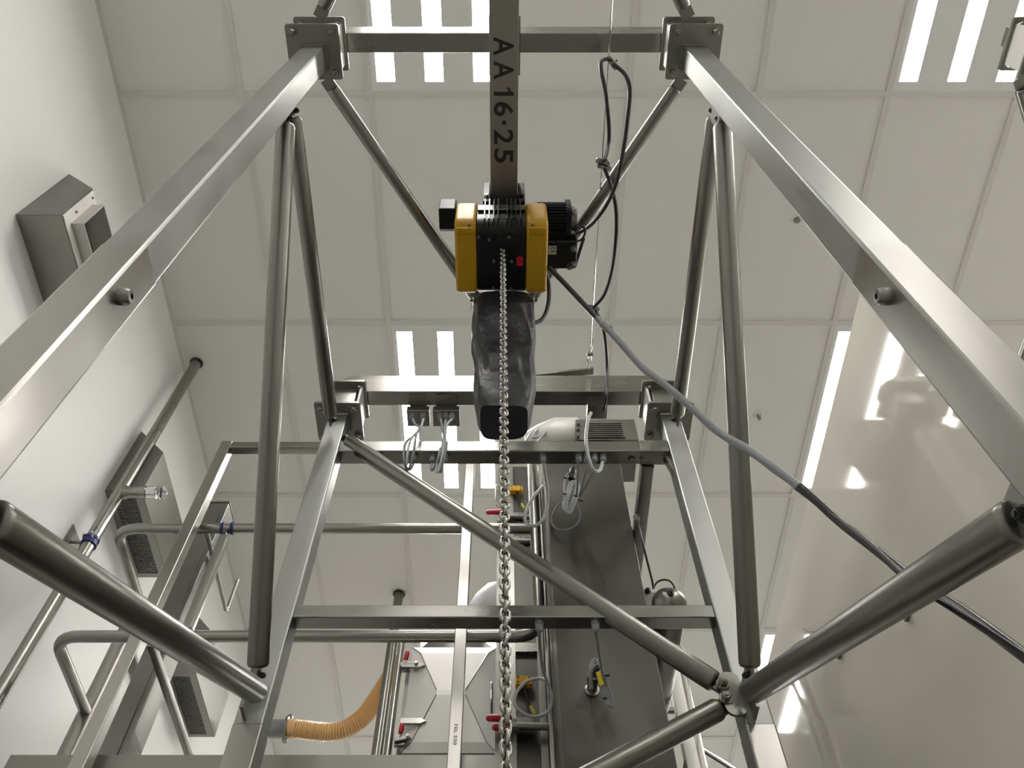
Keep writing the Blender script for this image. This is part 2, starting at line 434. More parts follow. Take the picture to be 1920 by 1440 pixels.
for sx in (-1, 1):
    iX = Vector((-sx, 0, 0))
    m = lambda x, y, z: W(sx * x, y, z)
    brace(gantry, m(0.583, 0.632, 2.375), m(0.583, 1.618, 2.352), 0.0235, side=iX)
    brace(gantry, m(0.583, 0.628, 2.285), m(0.575, 1.622, 1.318), 0.0255, side=iX)
    brace(gantry, m(0.560, 1.612, 1.245), m(0.575, 0.632, 0.715), 0.0275, side=iX)
    brace(gantry, m(0.552, 0.655, 2.805), m(0.075, 1.452, 2.805), 0.0215, side=Vector((0, 0, 1)))
    brace(gantry, m(0.552, 0.420, 2.805), m(0.075, -0.36, 2.805), 0.0215, side=Vector((0, 0, 1)))
    # welded node plates on the columns
    for y, z, h in ((0.590, 2.33, 0.06), (1.690, 1.28, 0.055), (0.590, 0.70, 0.045)):
        y0 = y - 0.004 if y < 1 else y - 0.05
        obj('node_plate', MB().box(W(sx * 0.583 - 0.014 - sx * 0.0, y0, z - h), W(sx * 0.583 - 0.006 - sx * 0.0, y0 + 0.054, z + h)), 'plate', gantry)
brace(gantry, A(652, 828, Y=1.70), A(1343, 1281, Y=1.70), 0.0265, side=Vector((0, -1, 0)))
brace(gantry, A(1350, 1328, Y=1.70), W(-0.50, 1.70, 0.72), 0.0265, side=Vector((0, -1, 0)))
npl = MB().prism(rrect(0.05, 0.12, 0.022, 5), W(0.536, 1.676, 1.29), W(0.536, 1.684, 1.29), up=Vector((0, 0, 1)))
o = obj('brace_plate', npl, 'plate', gantry)
for px, py in ((1355, 1283), (1361, 1309)):
    place('bolt', BOLT, o, A(px, py, Y=1.676), turn((0, -1, 0)))
# arm along Y from the right rear column to the cabinet
arm = obj('rear_arm', MB().prism(rrect(0.042, 0.05, 0.005), W(0.481, 1.75, 2.262), W(0.481, 2.62, 2.262)), 'plate', gantry)

# monorail beam with lettering
ZM = 2.737
mr = MB()
pr = [(-0.045, 0), (0.045, 0), (0.045, 0.010), (0.006, 0.016), (0.006, 0.122), (0.045, 0.128), (0.045, 0.138), (-0.045, 0.138), (-0.045, 0.128), (-0.006, 0.122), (-0.006, 0.016), (-0.045, 0.010)]
mr.prism(pr, W(0, -2.2, ZM), W(0, 1.685, ZM), up=Vector((0, 0, 1)))
mono = obj('monorail_beam', mr, 'mono', gantry, label='grey steel monorail beam with black letters', bevel=0.0015)
yl = lambda py: A(945, py, Z=ZM).y
def glyph(ch, py0, py1):
    lettering('lettering', ch, 'ink', mono, -0.032, 0.030, yl(py0), yl(py1), ZM + CAM_Z - 0.0006)
for ch, a, b_ in (('A', 69, 104), ('A', 114, 149), ('6', 191, 218), ('2', 243, 270), ('5', 279, 305)):
    glyph(ch, a, b_)
one = [(0.030, 179.5), (-0.032, 179.5), (-0.032, 172), (0.014, 172), (0.009, 164), (0.016, 164), (0.022, 171), (0.030, 173)]
om = MB(); n1 = len(one)
om.add([(x, yl(py), ZM + CAM_Z - 0.0006) for x, py in one] + [(x, yl(py), ZM + CAM_Z - 0.0003) for x, py in one], [tuple(range(n1)), tuple(reversed(range(n1, 2 * n1)))])
obj('lettering', om, 'ink', mono)
obj('lettering', MB().box((-0.006, yl(226), ZM + CAM_Z - 0.0009), (0.006, yl(234), ZM + CAM_Z - 0.0003)), 'ink', mono)
obj('clamp_plate', MB().box(W(-0.048, 0.45, ZM + 0.1285), W(0.052, 0.63, ZM + 0.1405)), 'plate', mono)
# festoon arm on the rear beam
fa = MB().prism(rrect(0.03, 0.012, 0.002), W(0.0, 1.80, 2.86), A(1112, 695, Y=1.79))
obj('festoon_arm', fa, 'plate', gantry)
# junction plates under the rear beam
def gland_mesh():
    g = MB().lathe((0, 0, 0), (0, 0, 1), [(0.0115, 0), (0.0115, 0.008), (0.0095, 0.0085), (0.0105, 0.010), (0.0105, 0.020), (0.008, 0.026), (0.005, 0.028)], 12)
    me = g.mesh('cable_gland'); me.materials.append(M['gland']); return me
GLAND = gland_mesh()
for x0, x1, gl in ((762, 806, (774, 794)), (811, 862, (826, 836, 847))):
    a, b_ = A(x0, 770, Z=2.577), A(x1, 800, Z=2.577)
    o = obj('junction_box', MB().box((a.x, a.y, a.z), (b_.x, b_.y, a.z + 0.03)), 'plate', gantry, bevel=0.003)
    for px in gl:
        place('cable_gland', GLAND, o, A(px, 777, Z=2.577), (math.pi, 0, 0))
    obj('box_hanger', MB().box((a.x + 0.01, 1.70, a.z + 0.0305), (b_.x - 0.01, b_.y, a.z + 0.0325)), 'plate', o)
o = obj('junction_box', MB().prism(rrect(0.075, 0.03, 0.004), A(1119, 766, Z=2.605) - Vector((0, 0.03, 0.008)), A(1119, 766, Z=2.605) + Vector((0, 0.03, -0.008)), up=Vector((0, 0, 1))), 'plate', gantry)
# cable glands under the lower beams
for px in (1018, 1085, 1099, 1114, 1130, 777, 811, 835):
    place('cable_gland', GLAND, l1, A(px, 856, Z=2.250), (math.pi, 0, 0))
for px in (1011, 1116):
    place('cable_gland', GLAND, l2, A(px, 1168, Z=1.535), (math.pi, 0, 0))

# ------------------------------------------------------------------ neighbouring gantry at the right edge
ng = thing('gantry_frame', 'corner of a second steel gantry at the right picture edge', 'gantry', (1.69, 0.55, 0))
NX = 1.685
column(ng, NX, FY, ZFP, 'steel_z')
bracket(ng, NX, FY - 0.015, ZFP, 0.134, 1)
brace(ng, W(NX - 0.02, 0.655, 2.81), W(NX + 0.48, 1.452, 2.81), 0.0235, side=Vector((0, 0, 1)))
brace(ng, W(NX - 0.02, 0.42, 2.81), W(NX + 0.48, -0.36, 2.81), 0.0235, side=Vector((0, 0, 1)))
brace(ng, W(NX, 0.632, 2.375), W(NX, 1.618, 2.352), 0.0235)
obj('cross_beam', MB().prism(rrect(0.06, 0.112, 0.006), W(NX - 0.03, FY - 0.017, ZFP + 0.1905), W(NX + 1.3, FY - 0.017, ZFP + 0.1905)), 'steel_x', ng)

# ------------------------------------------------------------------ chain hoist
ZH = 2.38                                # underside of the hoist body
hoist = thing('chain_hoist', 'yellow and black electric chain hoist hanging from the monorail trolley', 'chain hoist', (0, 1.06, ZH + CAM_Z))
k0 = ZH / ray(945, 480)[2]
hy0, hy1 = A(945, 424, Z=ZH).y, A(945, 553, Z=ZH).y
xa, xb, xc, xd = (853 - 945) * k0, (894 - 945) * k0, (986 - 945) * k0, (1027 - 945) * k0
def hoist_profile(g=0.0, top=0.20):
    """(y, z) outline, rounded at the lower front and rear"""
    y0, y1, z0, z1 = hy0 - 0.012 - g, hy1 + 0.004 + g, ZH - g, ZH + top + g
    out = []
    for cy, cz, r, a0 in ((y1 - 0.03, z0 + 0.03, 0.03, 270), (y1 - 0.04, z1 - 0.04, 0.04, 0), (y0 + 0.05, z1 - 0.05, 0.05, 90), (y0 + 0.035, z0 + 0.035, 0.035, 180)):
        for i in range(6):
            a = math.radians(a0 + 90 * i / 5); out.append((cy + r * math.cos(a), cz + r * math.sin(a)))
    return out
def xprism(prof, x0, x1):
    n = len(prof); mb = MB()
    return mb.add([W(x0, y, z) for y, z in prof] + [W(x1, y, z) for y, z in prof],
                  [tuple(range(n)), tuple(reversed(range(n, 2 * n)))] + [(i, i + n, (i + 1) % n + n, (i + 1) % n) for i in range(n)])
obj('hoist_body', xprism(hoist_profile(-0.004), xb + 0.0005, xc - 0.0005), 'black', hoist, bevel=0.002)
for x0, x1, s in ((xa, xb, -1), (xc, xd, 1)):
    c = obj('end_cover', xprism(hoist_profile(), x0, x1), 'yellow', hoist, label='yellow painted end cover', bevel=0.012)
    # pocket ledge with its screw at the lower front
    pk = MB().prism(rrect(x1 - x0 - 0.016, 0.010, 0.004, 3), W((x0 + x1) / 2, hy0 + 0.004, ZH - 0.0005), W((x0 + x1) / 2, hy0 + 0.020, ZH - 0.0005), up=Vector((0, 0, 1)))
    obj('cover_ledge', pk, 'yellow', c)
    place('screw', TINYBOLT, c, W(x0 + 0.045 if s < 0 else x0 + 0.018, hy0 - 0.002, ZH + 0.008), turn((0, -1, -0.6)))
nf = 9
for i in range(nf):
    x = xb + 0.024 + i * (xc - xb - 0.040) / (nf - 1)
    if abs(i - 4) < 0.5: continue
    obj('cooling_fin', MB().box(W(x - 0.0016, hy0 - 0.021, ZH + 0.012), W(x + 0.0016, hy0 + 0.012, ZH + 0.175)), 'black', hoist)
obj('front_band', MB().prism(rrect(xc - xb - 0.004, 0.006, 0.002, 2), W((xb + xc) / 2, hy0 - 0.016, ZH + 0.095), W((xb + xc) / 2, hy0 + 0.0, ZH + 0.095), up=Vector((0, 0, 1))), 'black', hoist)
for px, py in ((897, 444), (954, 444), (926, 489), (959, 490), (918, 548), (962, 545), (925, 540), (917, 449), (958, 541)):
    place('screw', TINYBOLT, hoist, A(px, py, Z=ZH + 0.004), (math.pi, 0, 0))
a, b_ = A(969, 482, Z=ZH), A(980, 499, Z=ZH)
rs = obj('warning_sticker', MB().box((a.x, a.y, a.z + 0.002), (b_.x, b_.y, a.z + 0.0045)), 'red', hoist, label='small red warning sticker')
obj('sticker_mark', MB().box((a.x + 0.006, a.y + 0.006, a.z + 0.0015), (a.x + 0.011, a.y + 0.012, a.z + 0.002)), 'ink', rs)
obj('chain_guide', MB().prism(rrect(0.034, 0.034, 0.008), A(943, 468, Z=ZH + 0.005), A(943, 468, Z=ZH + 0.005) - Vector((0, 0, 0.006)), up=Vector((0, 1, 0))), 'black', hoist)
# trolley: hanger, side plates, wheels
hy = A(945, 380, Z=2.66).y
obj('trolley_hanger', MB().box(W(-0.050, hy + 0.03, ZH + 0.18), W(0.050, hy + 0.16, ZM - 0.004)), 'blackm', hoist, bevel=0.004)
for s in (-1, 1):
    tp = obj('trolley_plate', MB().box(W(s * 0.058 - 0.011, hy - 0.01, ZM - 0.09), W(s * 0.058 + 0.011, hy + 0.19, ZM + 0.09)), 'blackm', hoist, bevel=0.003)
    for yy in (hy + 0.03, hy + 0.15):
        obj('trolley_wheel', MB().lathe(W(s * 0.012, yy, ZM + 0.038), (s, 0, 0), [(0.020, 0), (0.022, 0.002), (0.022, 0.026), (0.016, 0.034)], 18), 'bolt', tp)
    obj('trolley_bolt', MB().lathe(W(s * 0.058, hy - 0.010, ZM - 0.05), (0, -1, 0.0), [(0.008, 0), (0.008, 0.008), (0.005, 0.010)], 8), 'chrome' if s < 0 else 'blackm', tp)
# counterweight block on the left
a, b_ = A(822, 391, Z=2.50), A(856, 431, Z=2.50)
cw = obj('counterweight', MB().box((a.x, a.y, a.z), (xa - 0.002, b_.y, a.z + 0.085)), 'blackm', hoist, bevel=0.004)
obj('trolley_rod', MB().tube([(a.x, b_.y + 0.008, a.z + 0.03), (xa + 0.05, b_.y + 0.008, a.z + 0.03)], 0.008, 10), 'chrome', hoist)
# trolley drive motor with fins (axis along X)
mc = A(1036, 408, Z=2.585); mr_ = 0.049
mx0, mx1 = A(1000, 408, Z=2.585).x, A(1072, 408, Z=2.585).x
prof = []
for i in range(30):
    a0 = 2 * math.pi * i / 30
    for da, rr in ((-0.045, mr_ * 0.84), (-0.045, mr_), (0.045, mr_), (0.045, mr_ * 0.84)):
        prof.append((rr * math.cos(a0 + da), rr * math.sin(a0 + da)))
mot = obj('drive_motor', MB().prism(prof, (mx0 + 0.012, mc.y, mc.z), (mx1 - 0.02, mc.y, mc.z)), 'blackm', hoist)
obj('fan_cowl', MB().lathe((mx0 + 0.014, mc.y, mc.z), (-1, 0, 0), [(0.046, 0), (0.047, 0.004), (0.047, 0.010), (0.040, 0.016), (0.02, 0.017)], 24), 'black', mot)
obj('motor_flange', MB().prism(rrect(0.095, 0.095, 0.014), (mx1 - 0.021, mc.y, mc.z), (mx1 - 0.004, mc.y, mc.z)), 'black', mot)
obj('brake_disc', MB().lathe((mx1 - 0.003, mc.y, mc.z), (1, 0, 0), [(0.036, 0), (0.036, 0.010), (0.030, 0.012), (0.030, 0.018)], 20), 'plate', mot)
for sx_, sy_ in ((-1, -1), (1, -1)):
    place('screw', SMALLBOLT, mot, (mx1 - 0.004, mc.y + sx_ * 0.036, mc.z + sy_ * 0.036), turn((1, 0, 0)))
# gearbox block with plate
a, b_ = A(1026, 452, Z=2.53), A(1081, 505, Z=2.53)
gb_ = obj('gearbox', MB().box((xd - 0.01, a.y, a.z), (b_.x, b_.y, a.z + 0.10)), 'black', hoist, bevel=0.008)
obj('gearbox_neck', MB().prism(rrect(0.075, 0.06, 0.012), (xd, (mc.y + a.y) / 2 + 0.02, a.z + 0.055), (b_.x - 0.004, (mc.y + a.y) / 2 + 0.02, a.z + 0.055)), 'black', hoist)
for px, py in ((1068, 500), (1074, 495), (1076, 466)):
    place('screw', SMALLBOLT, gb_, A(px, py, Z=2.53), (math.pi, 0, 0))
# CE plate
a, b_ = A(1031.5, 461, Z=2.53), A(1043, 477, Z=2.53)
ce = obj('approval_label', MB().box((a.x, a.y, a.z - 0.0012), (b_.x, b_.y, a.z + 0.0005)), 'label', gb_, label='grey approval label')
a2, b2 = A(1028, 461, Z=2.53), A(1030.8, 477, Z=2.53)
obj('rating_label', MB().box((a2.x, a2.y, a.z - 0.0012), (b2.x, b2.y, a.z + 0.0005)), 'label', gb_)
cx_, R_ = (a.x + b_.x) / 2, 0.0068
def arc(cy, bar):
    mb = MB(); z0, z1 = a.z - 0.0018, a.z - 0.0012
    for k in range(10):        # half ring opening towards +Y
        t0, t1 = math.pi + math.pi * k / 10, math.pi + math.pi * (k + 1) / 10
        q = [(cx_ + r * math.cos(t), cy + r * math.sin(t)) for r, t in ((R_, t0), (R_, t1), (R_ - 0.0022, t1), (R_ - 0.0022, t0))]
        mb.add([(x, y, z0) for x, y in q] + [(x, y, z1) for x, y in q], [(0, 1, 2, 3), (7, 6, 5, 4), (0, 4, 5, 1), (2, 6, 7, 3)])
    if bar: mb.box((cx_ - 0.0011, cy - R_ + 0.001, z0), (cx_ + 0.0011, cy - 0.0012, z1))
    return mb
obj('lettering', arc(a.y + 0.010, False), 'ink', ce)
obj('lettering', arc(a.y + 0.0225, True), 'ink', ce)

# ------------------------------------------------------------------ load chain
CY = A(943, 468, Z=ZH).y
chain = thing('load_chain', 'long shiny steel load chain hanging down from the hoist', 'chain', (0, CY, ZH + CAM_Z))
PITCH, WR, LW = 0.0168, 0.0031, 0.0073
pts = []
hl = PITCH / 2 + WR - LW / 1.0
for k in range(7):
    t = math.pi * k / 6; pts.append((LW * math.cos(t), 0, (PITCH / 2 + WR * 0.9 - LW) + LW * math.sin(t)))
pts += [(-p[0], 0, -p[2]) for p in pts]
link = MB().tube(pts, WR, 7, closed=True).mesh('chain_link', 80); link.materials.append(M['chain'])
n_links = int((ZH + 0.02 - 0.42) / PITCH)
for i in range(n_links):
    z = ZH + 0.02 - i * PITCH
    base = math.radians(22) if i % 2 else math.radians(112)
    place('chain_link', link, chain, W(-0.003 + 0.006 * i / n_links, CY, z), (math.radians(random.uniform(-5, 5)), math.radians(random.uniform(-3, 3)), base + math.radians(random.uniform(-4, 4) + 10 * math.sin(i / 14))))

# ------------------------------------------------------------------ chain bag
bag = thing('chain_bag', 'crumpled black fabric chain bag hanging below the hoist', 'chain bag', W(0, 1.24, 2.3))
rings = []
byf = A(945, 562, Z=ZH - 0.02).y - 0.012
zt, zb = ZH + 0.01, A(945, 745, Y=byf).z - CAM_Z
NS, NR = 56, 34
for j in range(NR):
    t = j / (NR - 1)
    z = zt + (zb - zt) * t
    hw = 0.092 - 0.008 * t - 0.018 * max(0, t - 0.55) / 0.45 + 0.003 * math.sin(9 * t)
    hd = 0.075 - 0.018 * t + 0.004 * math.sin(7 * t + 1)
    if t > 0.94: hw *= 1 - (t - 0.94) * 1.5; hd *= 1 - (t - 0.94) * 2
    if t < 0.05: hw *= 0.97
    r = []
    for i in range(NS):
        a = 2 * math.pi * i / NS
        ca, sa = math.cos(a), math.sin(a)
        e = 0.42
        x = hw * math.copysign(abs(ca) ** e, ca); y = hd * math.copysign(abs(sa) ** e, sa)
        amp = math.sin(math.pi * min(1, t * 1.1))
        fold = 0.008 * amp * math.sin(3 * a + 5 * t) * math.sin(6 * t + 1.5 * a) + 0.005 * amp * math.sin(7 * a - 9 * t) + 0.004 * math.sin(11 * t + 4 * math.sin(a * 2)) * amp
        dent = 0.014 * math.exp(-((x - 0.055) / 0.02) ** 2 - ((t - 0.42) / 0.16) ** 2) + 0.010 * math.exp(-((x + 0.02) / 0.02) ** 2 - ((t - 0.5) / 0.18) ** 2) + 0.012 * math.exp(-((t - 0.70) / 0.05) ** 2) * (1 - abs(x) / 0.1)
        sc = 1 + fold / max(hw, hd)
        yy = y * sc + (dent if y < 0 else 0)
        r.append(W(x * sc, byf + 0.075 + yy, z + 0.006 * math.sin(2 * a + 1) * (t > 0.9)))
    rings.append(r)
obj('bag_body', MB().rings(rings), 'bag', bag, angle=60)
rim = [W(0.090 * math.copysign(abs(math.cos(2 * math.pi * i / 40)) ** 0.42, math.cos(2 * math.pi * i / 40)), byf + 0.075 + 0.074 * math.copysign(abs(math.sin(2 * math.pi * i / 40)) ** 0.42, math.sin(2 * math.pi * i / 40)), ZH - 0.012) for i in range(40)]
obj('bag_hem', MB().tube(rim, 0.006, 8, closed=True), 'bag', bag)
for px, py, rr in ((963, 714, 0.005), (925, 744, 0.0045)):
    p = A(px, py, Y=byf + 0.02)
    obj('eyelet', MB().tube([p + Vector((rr * math.cos(t * math.pi / 6), -0.004, rr * math.sin(t * math.pi / 6))) for t in range(12)], 0.0014, 6, closed=True), 'bolt', bag)
for px in (888, 1001):
    p = A(px, 561, Y=byf + 0.01)
    sh = obj('shackle', MB().tube([p + Vector((0, 0.008 * math.cos(t * math.pi / 6), 0.011 * math.sin(t * math.pi / 6))) for t in range(12)], 0.003, 6, closed=True), 'chrome', bag)
    obj('shackle_pin', MB().lathe(p - Vector((0.010, 0, 0.009)), (1, 0, 0), [(0.004, 0), (0.004, 0.02)], 8), 'dark_bolt', sh)
p = A(884, 566, Y=byf)
obj('tie_end', MB().tube([p, p + Vector((0.001, 0, -0.03)), p + Vector((-0.001, 0, -0.06))], 0.0012, 5), 'palecable', bag)

# ------------------------------------------------------------------ festoon line and cables
def cable(name, pts, r, mat, label=None, cat=None, parent=None, n=6, seg=8):
    o = obj(name, MB().tube(smooth(pts, n), r, seg), mat, parent, angle=80)
    return tag(o, label, cat) if parent is None else o
ZW = 2.80
fest = thing('festoon_line', 'thin steel wire rope with cable clips running beside the monorail', 'wire rope', A(1108, 690, Z=ZW))
we = A(1106, 664, Z=ZW)
obj('wire_rope', MB().tube([(we.x, we.y, we.z), (we.x, -2.2, we.z)], 0.0026, 6), 'chrome', fest)
lp = A(1105, 672, Z=ZW)
obj('wire_eye', MB().tube([lp + Vector((0.006 * math.sin(t * math.pi / 8), 0.028 * math.cos(t * math.pi / 8), 0)) for t in range(16)], 0.0017, 6, closed=True), 'chrome', fest)
obj('wire_clamp', MB().box(we + Vector((-0.011, -0.006, -0.007)), we + Vector((0.011, 0.004, 0.007))), 'bolt', fest)
obj('wire_tail', MB().tube([we, we + Vector((0.006, -0.03, -0.006)), A(1112, 636, Z=ZW)], 0.0016, 5), 'chrome', fest)
hk = A(1104, 682, Z=ZW)
obj('hook', MB().tube(smooth([hk + Vector((0, -0.02, 0)), hk + Vector((0.002, 0.015, 0)), A(1106, 694, Y=1.785)], 4), 0.004, 8), 'chrome', fest)
for px, py in ((1148, 118), (1130, 304), (1133, 313), (1112, 577)):
    c = A(px, py, Z=ZW - 0.012)
    cl = obj('cable_clip', MB().prism(rrect(0.018, 0.050, 0.008, 4), c + Vector((0, 0, -0.003)), c + Vector((0, 0, 0.003)), up=Vector((1, 1.1 if py < 200 else 0.35, 0)).normalized()), 'chrome', fest)
    obj('clip_screw', MB().lathe(c + Vector((0.012, -0.008, -0.003)), (0, 0, -1), [(0.004, 0), (0.004, 0.004)], 6), 'bolt', cl)
cable('festoon_cable', [A(1146, 114, Z=2.785), A(1136, 111, Z=2.78), A(1127, 117, Z=2.76), A(1128, 136, Z=2.735), A(1136, 175, Z=2.70), A(1141, 225, Z=2.68), A(1142, 262, Z=2.69), A(1138, 287, Z=2.74), A(1131, 303, Z=2.785)], 0.0062, 'cable', 'black cable loop between the two upper wire clips', 'cable')
cable('motor_cable', [A(1150, 122, Z=2.785), A(1160, 128, Z=2.77), A(1174, 143, Z=2.74), A(1181, 170, Z=2.71), A(1177, 220, Z=2.67), A(1170, 275, Z=2.64), A(1158, 335, Z=2.62), A(1140, 380, Z=2.61), A(1115, 415, Z=2.60), A(1092, 433, Z=2.585), A(1078, 440, Z=2.57), A(1077, 452, Z=2.56), A(1072, 462, Z=2.55)], 0.0066, 'cable', 'black cable running from the topmost wire clip to the trolley motor', 'cable')
cable('festoon_cable', [A(1134, 318, Z=2.785), A(1142, 338, Z=2.75), A(1152, 372, Z=2.71), A(1156, 410, Z=2.69), A(1154, 460, Z=2.69), A(1147, 510, Z=2.72), A(1133, 553, Z=2.76), A(1113, 577, Z=2.785)], 0.0062, 'cable', 'black cable loop between the middle and lowest wire clips', 'cable')
cable('festoon_cable', [A(1116, 583, Z=2.785), A(1127, 603, Z=2.76), A(1135, 640, Z=2.73), A(1138, 690, Z=2.70), A(1137, 740, Y=1.66), A(1133, 762, Y=1.70), A(1132, 770, Y=1.72)], 0.0062, 'cable', 'black cable dropping from the lowest wire clip to the rear beam', 'cable')
cable('tie_loop', [A(1080, 445, Z=2.55), A(1076, 432, Z=2.56), A(1088, 424, Z=2.57), A(1097, 430, Z=2.57), A(1094, 445, Z=2.56), A(1084, 452, Z=2.55), A(1079, 446, Z=2.55)], 0.004, 'cable', 'small black cable loop tied beside the trolley motor', 'cable')
cable('motor_lead', [A(1095, 446, Z=2.56), A(1088, 468, Z=2.55), A(1078, 500, Z=2.54)], 0.0055, 'cable', 'short black lead along the right edge of the hoist gearbox', 'cable')
cable('switch_cable', [A(1024, 512, Z=2.45), A(1029, 535, Z=2.42), A(1028, 570, Z=2.36), A(1018, 597, Z=2.30), A(1000, 607, Z=2.26)], 0.0068, 'cable', 'black cable curving from the hoist to the chain bag', 'cable')
pend = thing('pendant_cable', 'thick grey and black control cable sweeping from the hoist to the lower right', 'cable', A(1030, 502, D=2.62))
pp = [(1030, 502, 2.62), (1062, 535, 2.56), (1100, 576, 2.48), (1130, 608, 2.40), (1165, 645, 2.31), (1205, 690, 2.21), (1250, 724, 2.11), (1300, 768, 2.00), (1350, 812, 1.90), (1405, 845, 1.80), (1455, 880, 1.70), (1510, 922, 1.60), (1570, 976, 1.50), (1640, 1030, 1.38), (1715, 1090, 1.27), (1800, 1143, 1.15), (1930, 1238, 1.0), (2050, 1330, 0.9)]
P3 = [A(x, y, D=d) for x, y, d in pp]
S3 = smooth(P3, 6)
obj('cable_lead', MB().tube(S3[:17], 0.0078, 10), 'cable', pend, angle=80)
obj('cable_sheath', MB().tube(S3[16:66], [0.0092 + 0.0006 * math.sin(i * 0.9) for i in range(len(S3[16:66]))], 12), 'greycable', pend, angle=80)
lower = S3[65:]
obj('cable_core', MB().tube([p + Vector((0.003, 0, -0.003)) for p in lower], 0.0085, 12), 'cable', pend, angle=80)
obj('cable_core', MB().tube([p + Vector((0.004 * math.sin(i * 0.25) - 0.005, 0.004 * math.cos(i * 0.25), 0.005)) for i, p in enumerate(lower)], 0.0055, 10), 'cable', pend, angle=80)
p = A(1130, 608, D=2.40)
for dp in (0, 0.016):
    obj('cable_tie', MB().lathe(p + Vector((dp, dp * 0.3, -dp)), S3[20] - S3[16], [(0.0105, -0.003), (0.0115, -0.002), (0.0115, 0.002), (0.0105, 0.003)], 10), 'label', pend)

# ------------------------------------------------------------------ wall hoods on the left wall
def hood(y0, length, kind, label):
    t = thing('wall_vent', label, 'vent', (XW, y0 + length / 2, CAM_Z + 3.2), 'steel vent hoods on the left wall')
    zb, zw, zf, dep = 2.955, 3.41, 3.235, 0.168
    x0, x1 = XW, XW + dep; s = 0.006
    y1 = y0 + length
    for ya, yb in ((y0, y0 + s), (y1 - s, y1)):
        pr = [(x0, zb), (x1, zb), (x1, zf), (x0, zw)]
        o = obj('side_panel', MB().add([W(a, ya, z) for a, z in pr] + [W(a, yb, z) for a, z in pr], [(0, 1, 2, 3), (7, 6, 5, 4), (0, 4, 5, 1), (1, 5, 6, 2), (2, 6, 7, 3), (3, 7, 4, 0)]), 'sheet', t)
    # sloping top
    obj('top_panel', MB().add([W(x0, y0 + s, zw), W(x1, y0 + s, zf), W(x1, y1 - s, zf), W(x0, y1 - s, zw), W(x0, y0 + s, zw - s), W(x1, y0 + s, zf - s), W(x1, y1 - s, zf - s), W(x0, y1 - s, zw - s)],
        [(0, 1, 2, 3), (7, 6, 5, 4), (0, 4, 5, 1), (1, 5, 6, 2), (2, 6, 7, 3), (3, 7, 4, 0)]), 'sheet', t)
    if kind == 'grille':
        obj('front_panel', MB().box(W(x1 - s, y0 + s, zb), W(x1, y1 - s, zf - s)), 'sheet', t)
        fr = 0.035
        f = MB(); f.box(W(x0, y0 + s, zb), W(x0 + 0.03, y1 - s, zb + s)).box(W(x1 - s - fr, y0 + s, zb), W(x1 - s, y1 - s, zb + s))
        f.box(W(x0 + 0.03, y0 + s, zb), W(x1 - s - fr, y0 + s + 0.02, zb + s)).box(W(x0 + 0.03, y1 - s - 0.02, zb), W(x1 - s - fr, y1 - s, zb + s))
        bf = obj('bottom_frame', f, 'plate', t)
        g = MB(); ya, yb, xa_, xb_ = y0 + s + 0.02, y1 - s - 0.02, x0 + 0.03, x1 - s - fr
        n = 44
        for i in range(n + 1):
            y = ya + (yb - ya) * i / n; g.box(W(xa_, y - 0.0014, zb + 0.001), W(xb_, y + 0.0014, zb + 0.0035))
        for i in range(10):
            x = xa_ + (xb_ - xa_) * i / 9; g.box(W(x - 0.0014, ya, zb + 0.0036), W(x + 0.0014, yb, zb + 0.006))
        tag(obj('mesh_grille', g, 'bolt', t), kind='stuff')
        obj('inner_shade', MB().box(W(x0 + 0.004, y0 + s, zb + 0.09), W(x1 - s - 0.002, y1 - s, zb + 0.095)), 'dark', t)  # added black sheet, the shade above the mesh put into its colour
    else:
        obj('bottom_panel', MB().box(W(x0, y0 + s, zb), W(x1, y1 - s, zb + s)), 'plate', t)
        fw = 0.045
        f = MB().box(W(x1 - s, y0 + s, zb + s), W(x1 + 0.004, y0 + s + fw, zf - s)).box(W(x1 - s, y1 - s - fw, zb + s), W(x1 + 0.004, y1 - s, zf - s))
        f.box(W(x1 - s, y0 + s + fw, zb + s), W(x1 + 0.004, y1 - s - fw, zb + s + fw * 0.8)).box(W(x1 - s, y0 + s + fw, zf - s - fw * 0.8), W(x1 + 0.004, y1 - s - fw, zf - s))
        ff = obj('front_frame', f, 'lid', t)
        ca, cb, za, zbb = y0 + s + fw, y1 - s - fw, zb + s + fw * 0.8, zf - s - fw * 0.8
        c = MB(); w = 0.005; xo = x1 + 0.05
        c.box(W(x1 - 0.10, ca, za), W(xo, ca + w, zbb)).box(W(x1 - 0.10, cb - w, za), W(xo, cb, zbb))
        c.box(W(x1 - 0.10, ca + w, za), W(xo, cb - w, za + w)).box(W(x1 - 0.10, ca + w, zbb - w), W(xo, cb - w, zbb))
        col_ = obj('duct_collar', c, 'collar', t)
        obj('duct_shade', MB().box(W(x1 - 0.11, ca, za), W(x1 - 0.102, cb, zbb)), 'dark', t)  # added black sheet, the shade deep in the duct put into its colour
        obj('damper_blade', MB().add([W(x1 - 0.02, ca + 0.02, za + 0.10), W(x1 - 0.02, cb - 0.02, za + 0.10), W(x1 - 0.07, cb - 0.02, za + 0.14), W(x1 - 0.07, ca + 0.02, za + 0.14),
                                       W(x1 - 0.02, ca + 0.02, za + 0.104), W(x1 - 0.02, cb - 0.02, za + 0.104), W(x1 - 0.07, cb - 0.02, za + 0.144), W(x1 - 0.07, ca + 0.02, za + 0.144)],
            [(3, 2, 1, 0), (4, 5, 6, 7), (0, 1, 5, 4), (1, 2, 6, 5), (2, 3, 7, 6), (3, 0, 4, 7)]), 'sheet', t)
        for y, z in ((y0 + 0.028, zb + 0.1), (y0 + 0.028, zf - 0.03)):
            place('screw', TINYBOLT, ff, W(x1 + 0.004, y, z), turn((1, 0, 0)))
hood(1.14, 0.56, 'open', 'steel vent hood with open duct collar, nearest on the left wall')
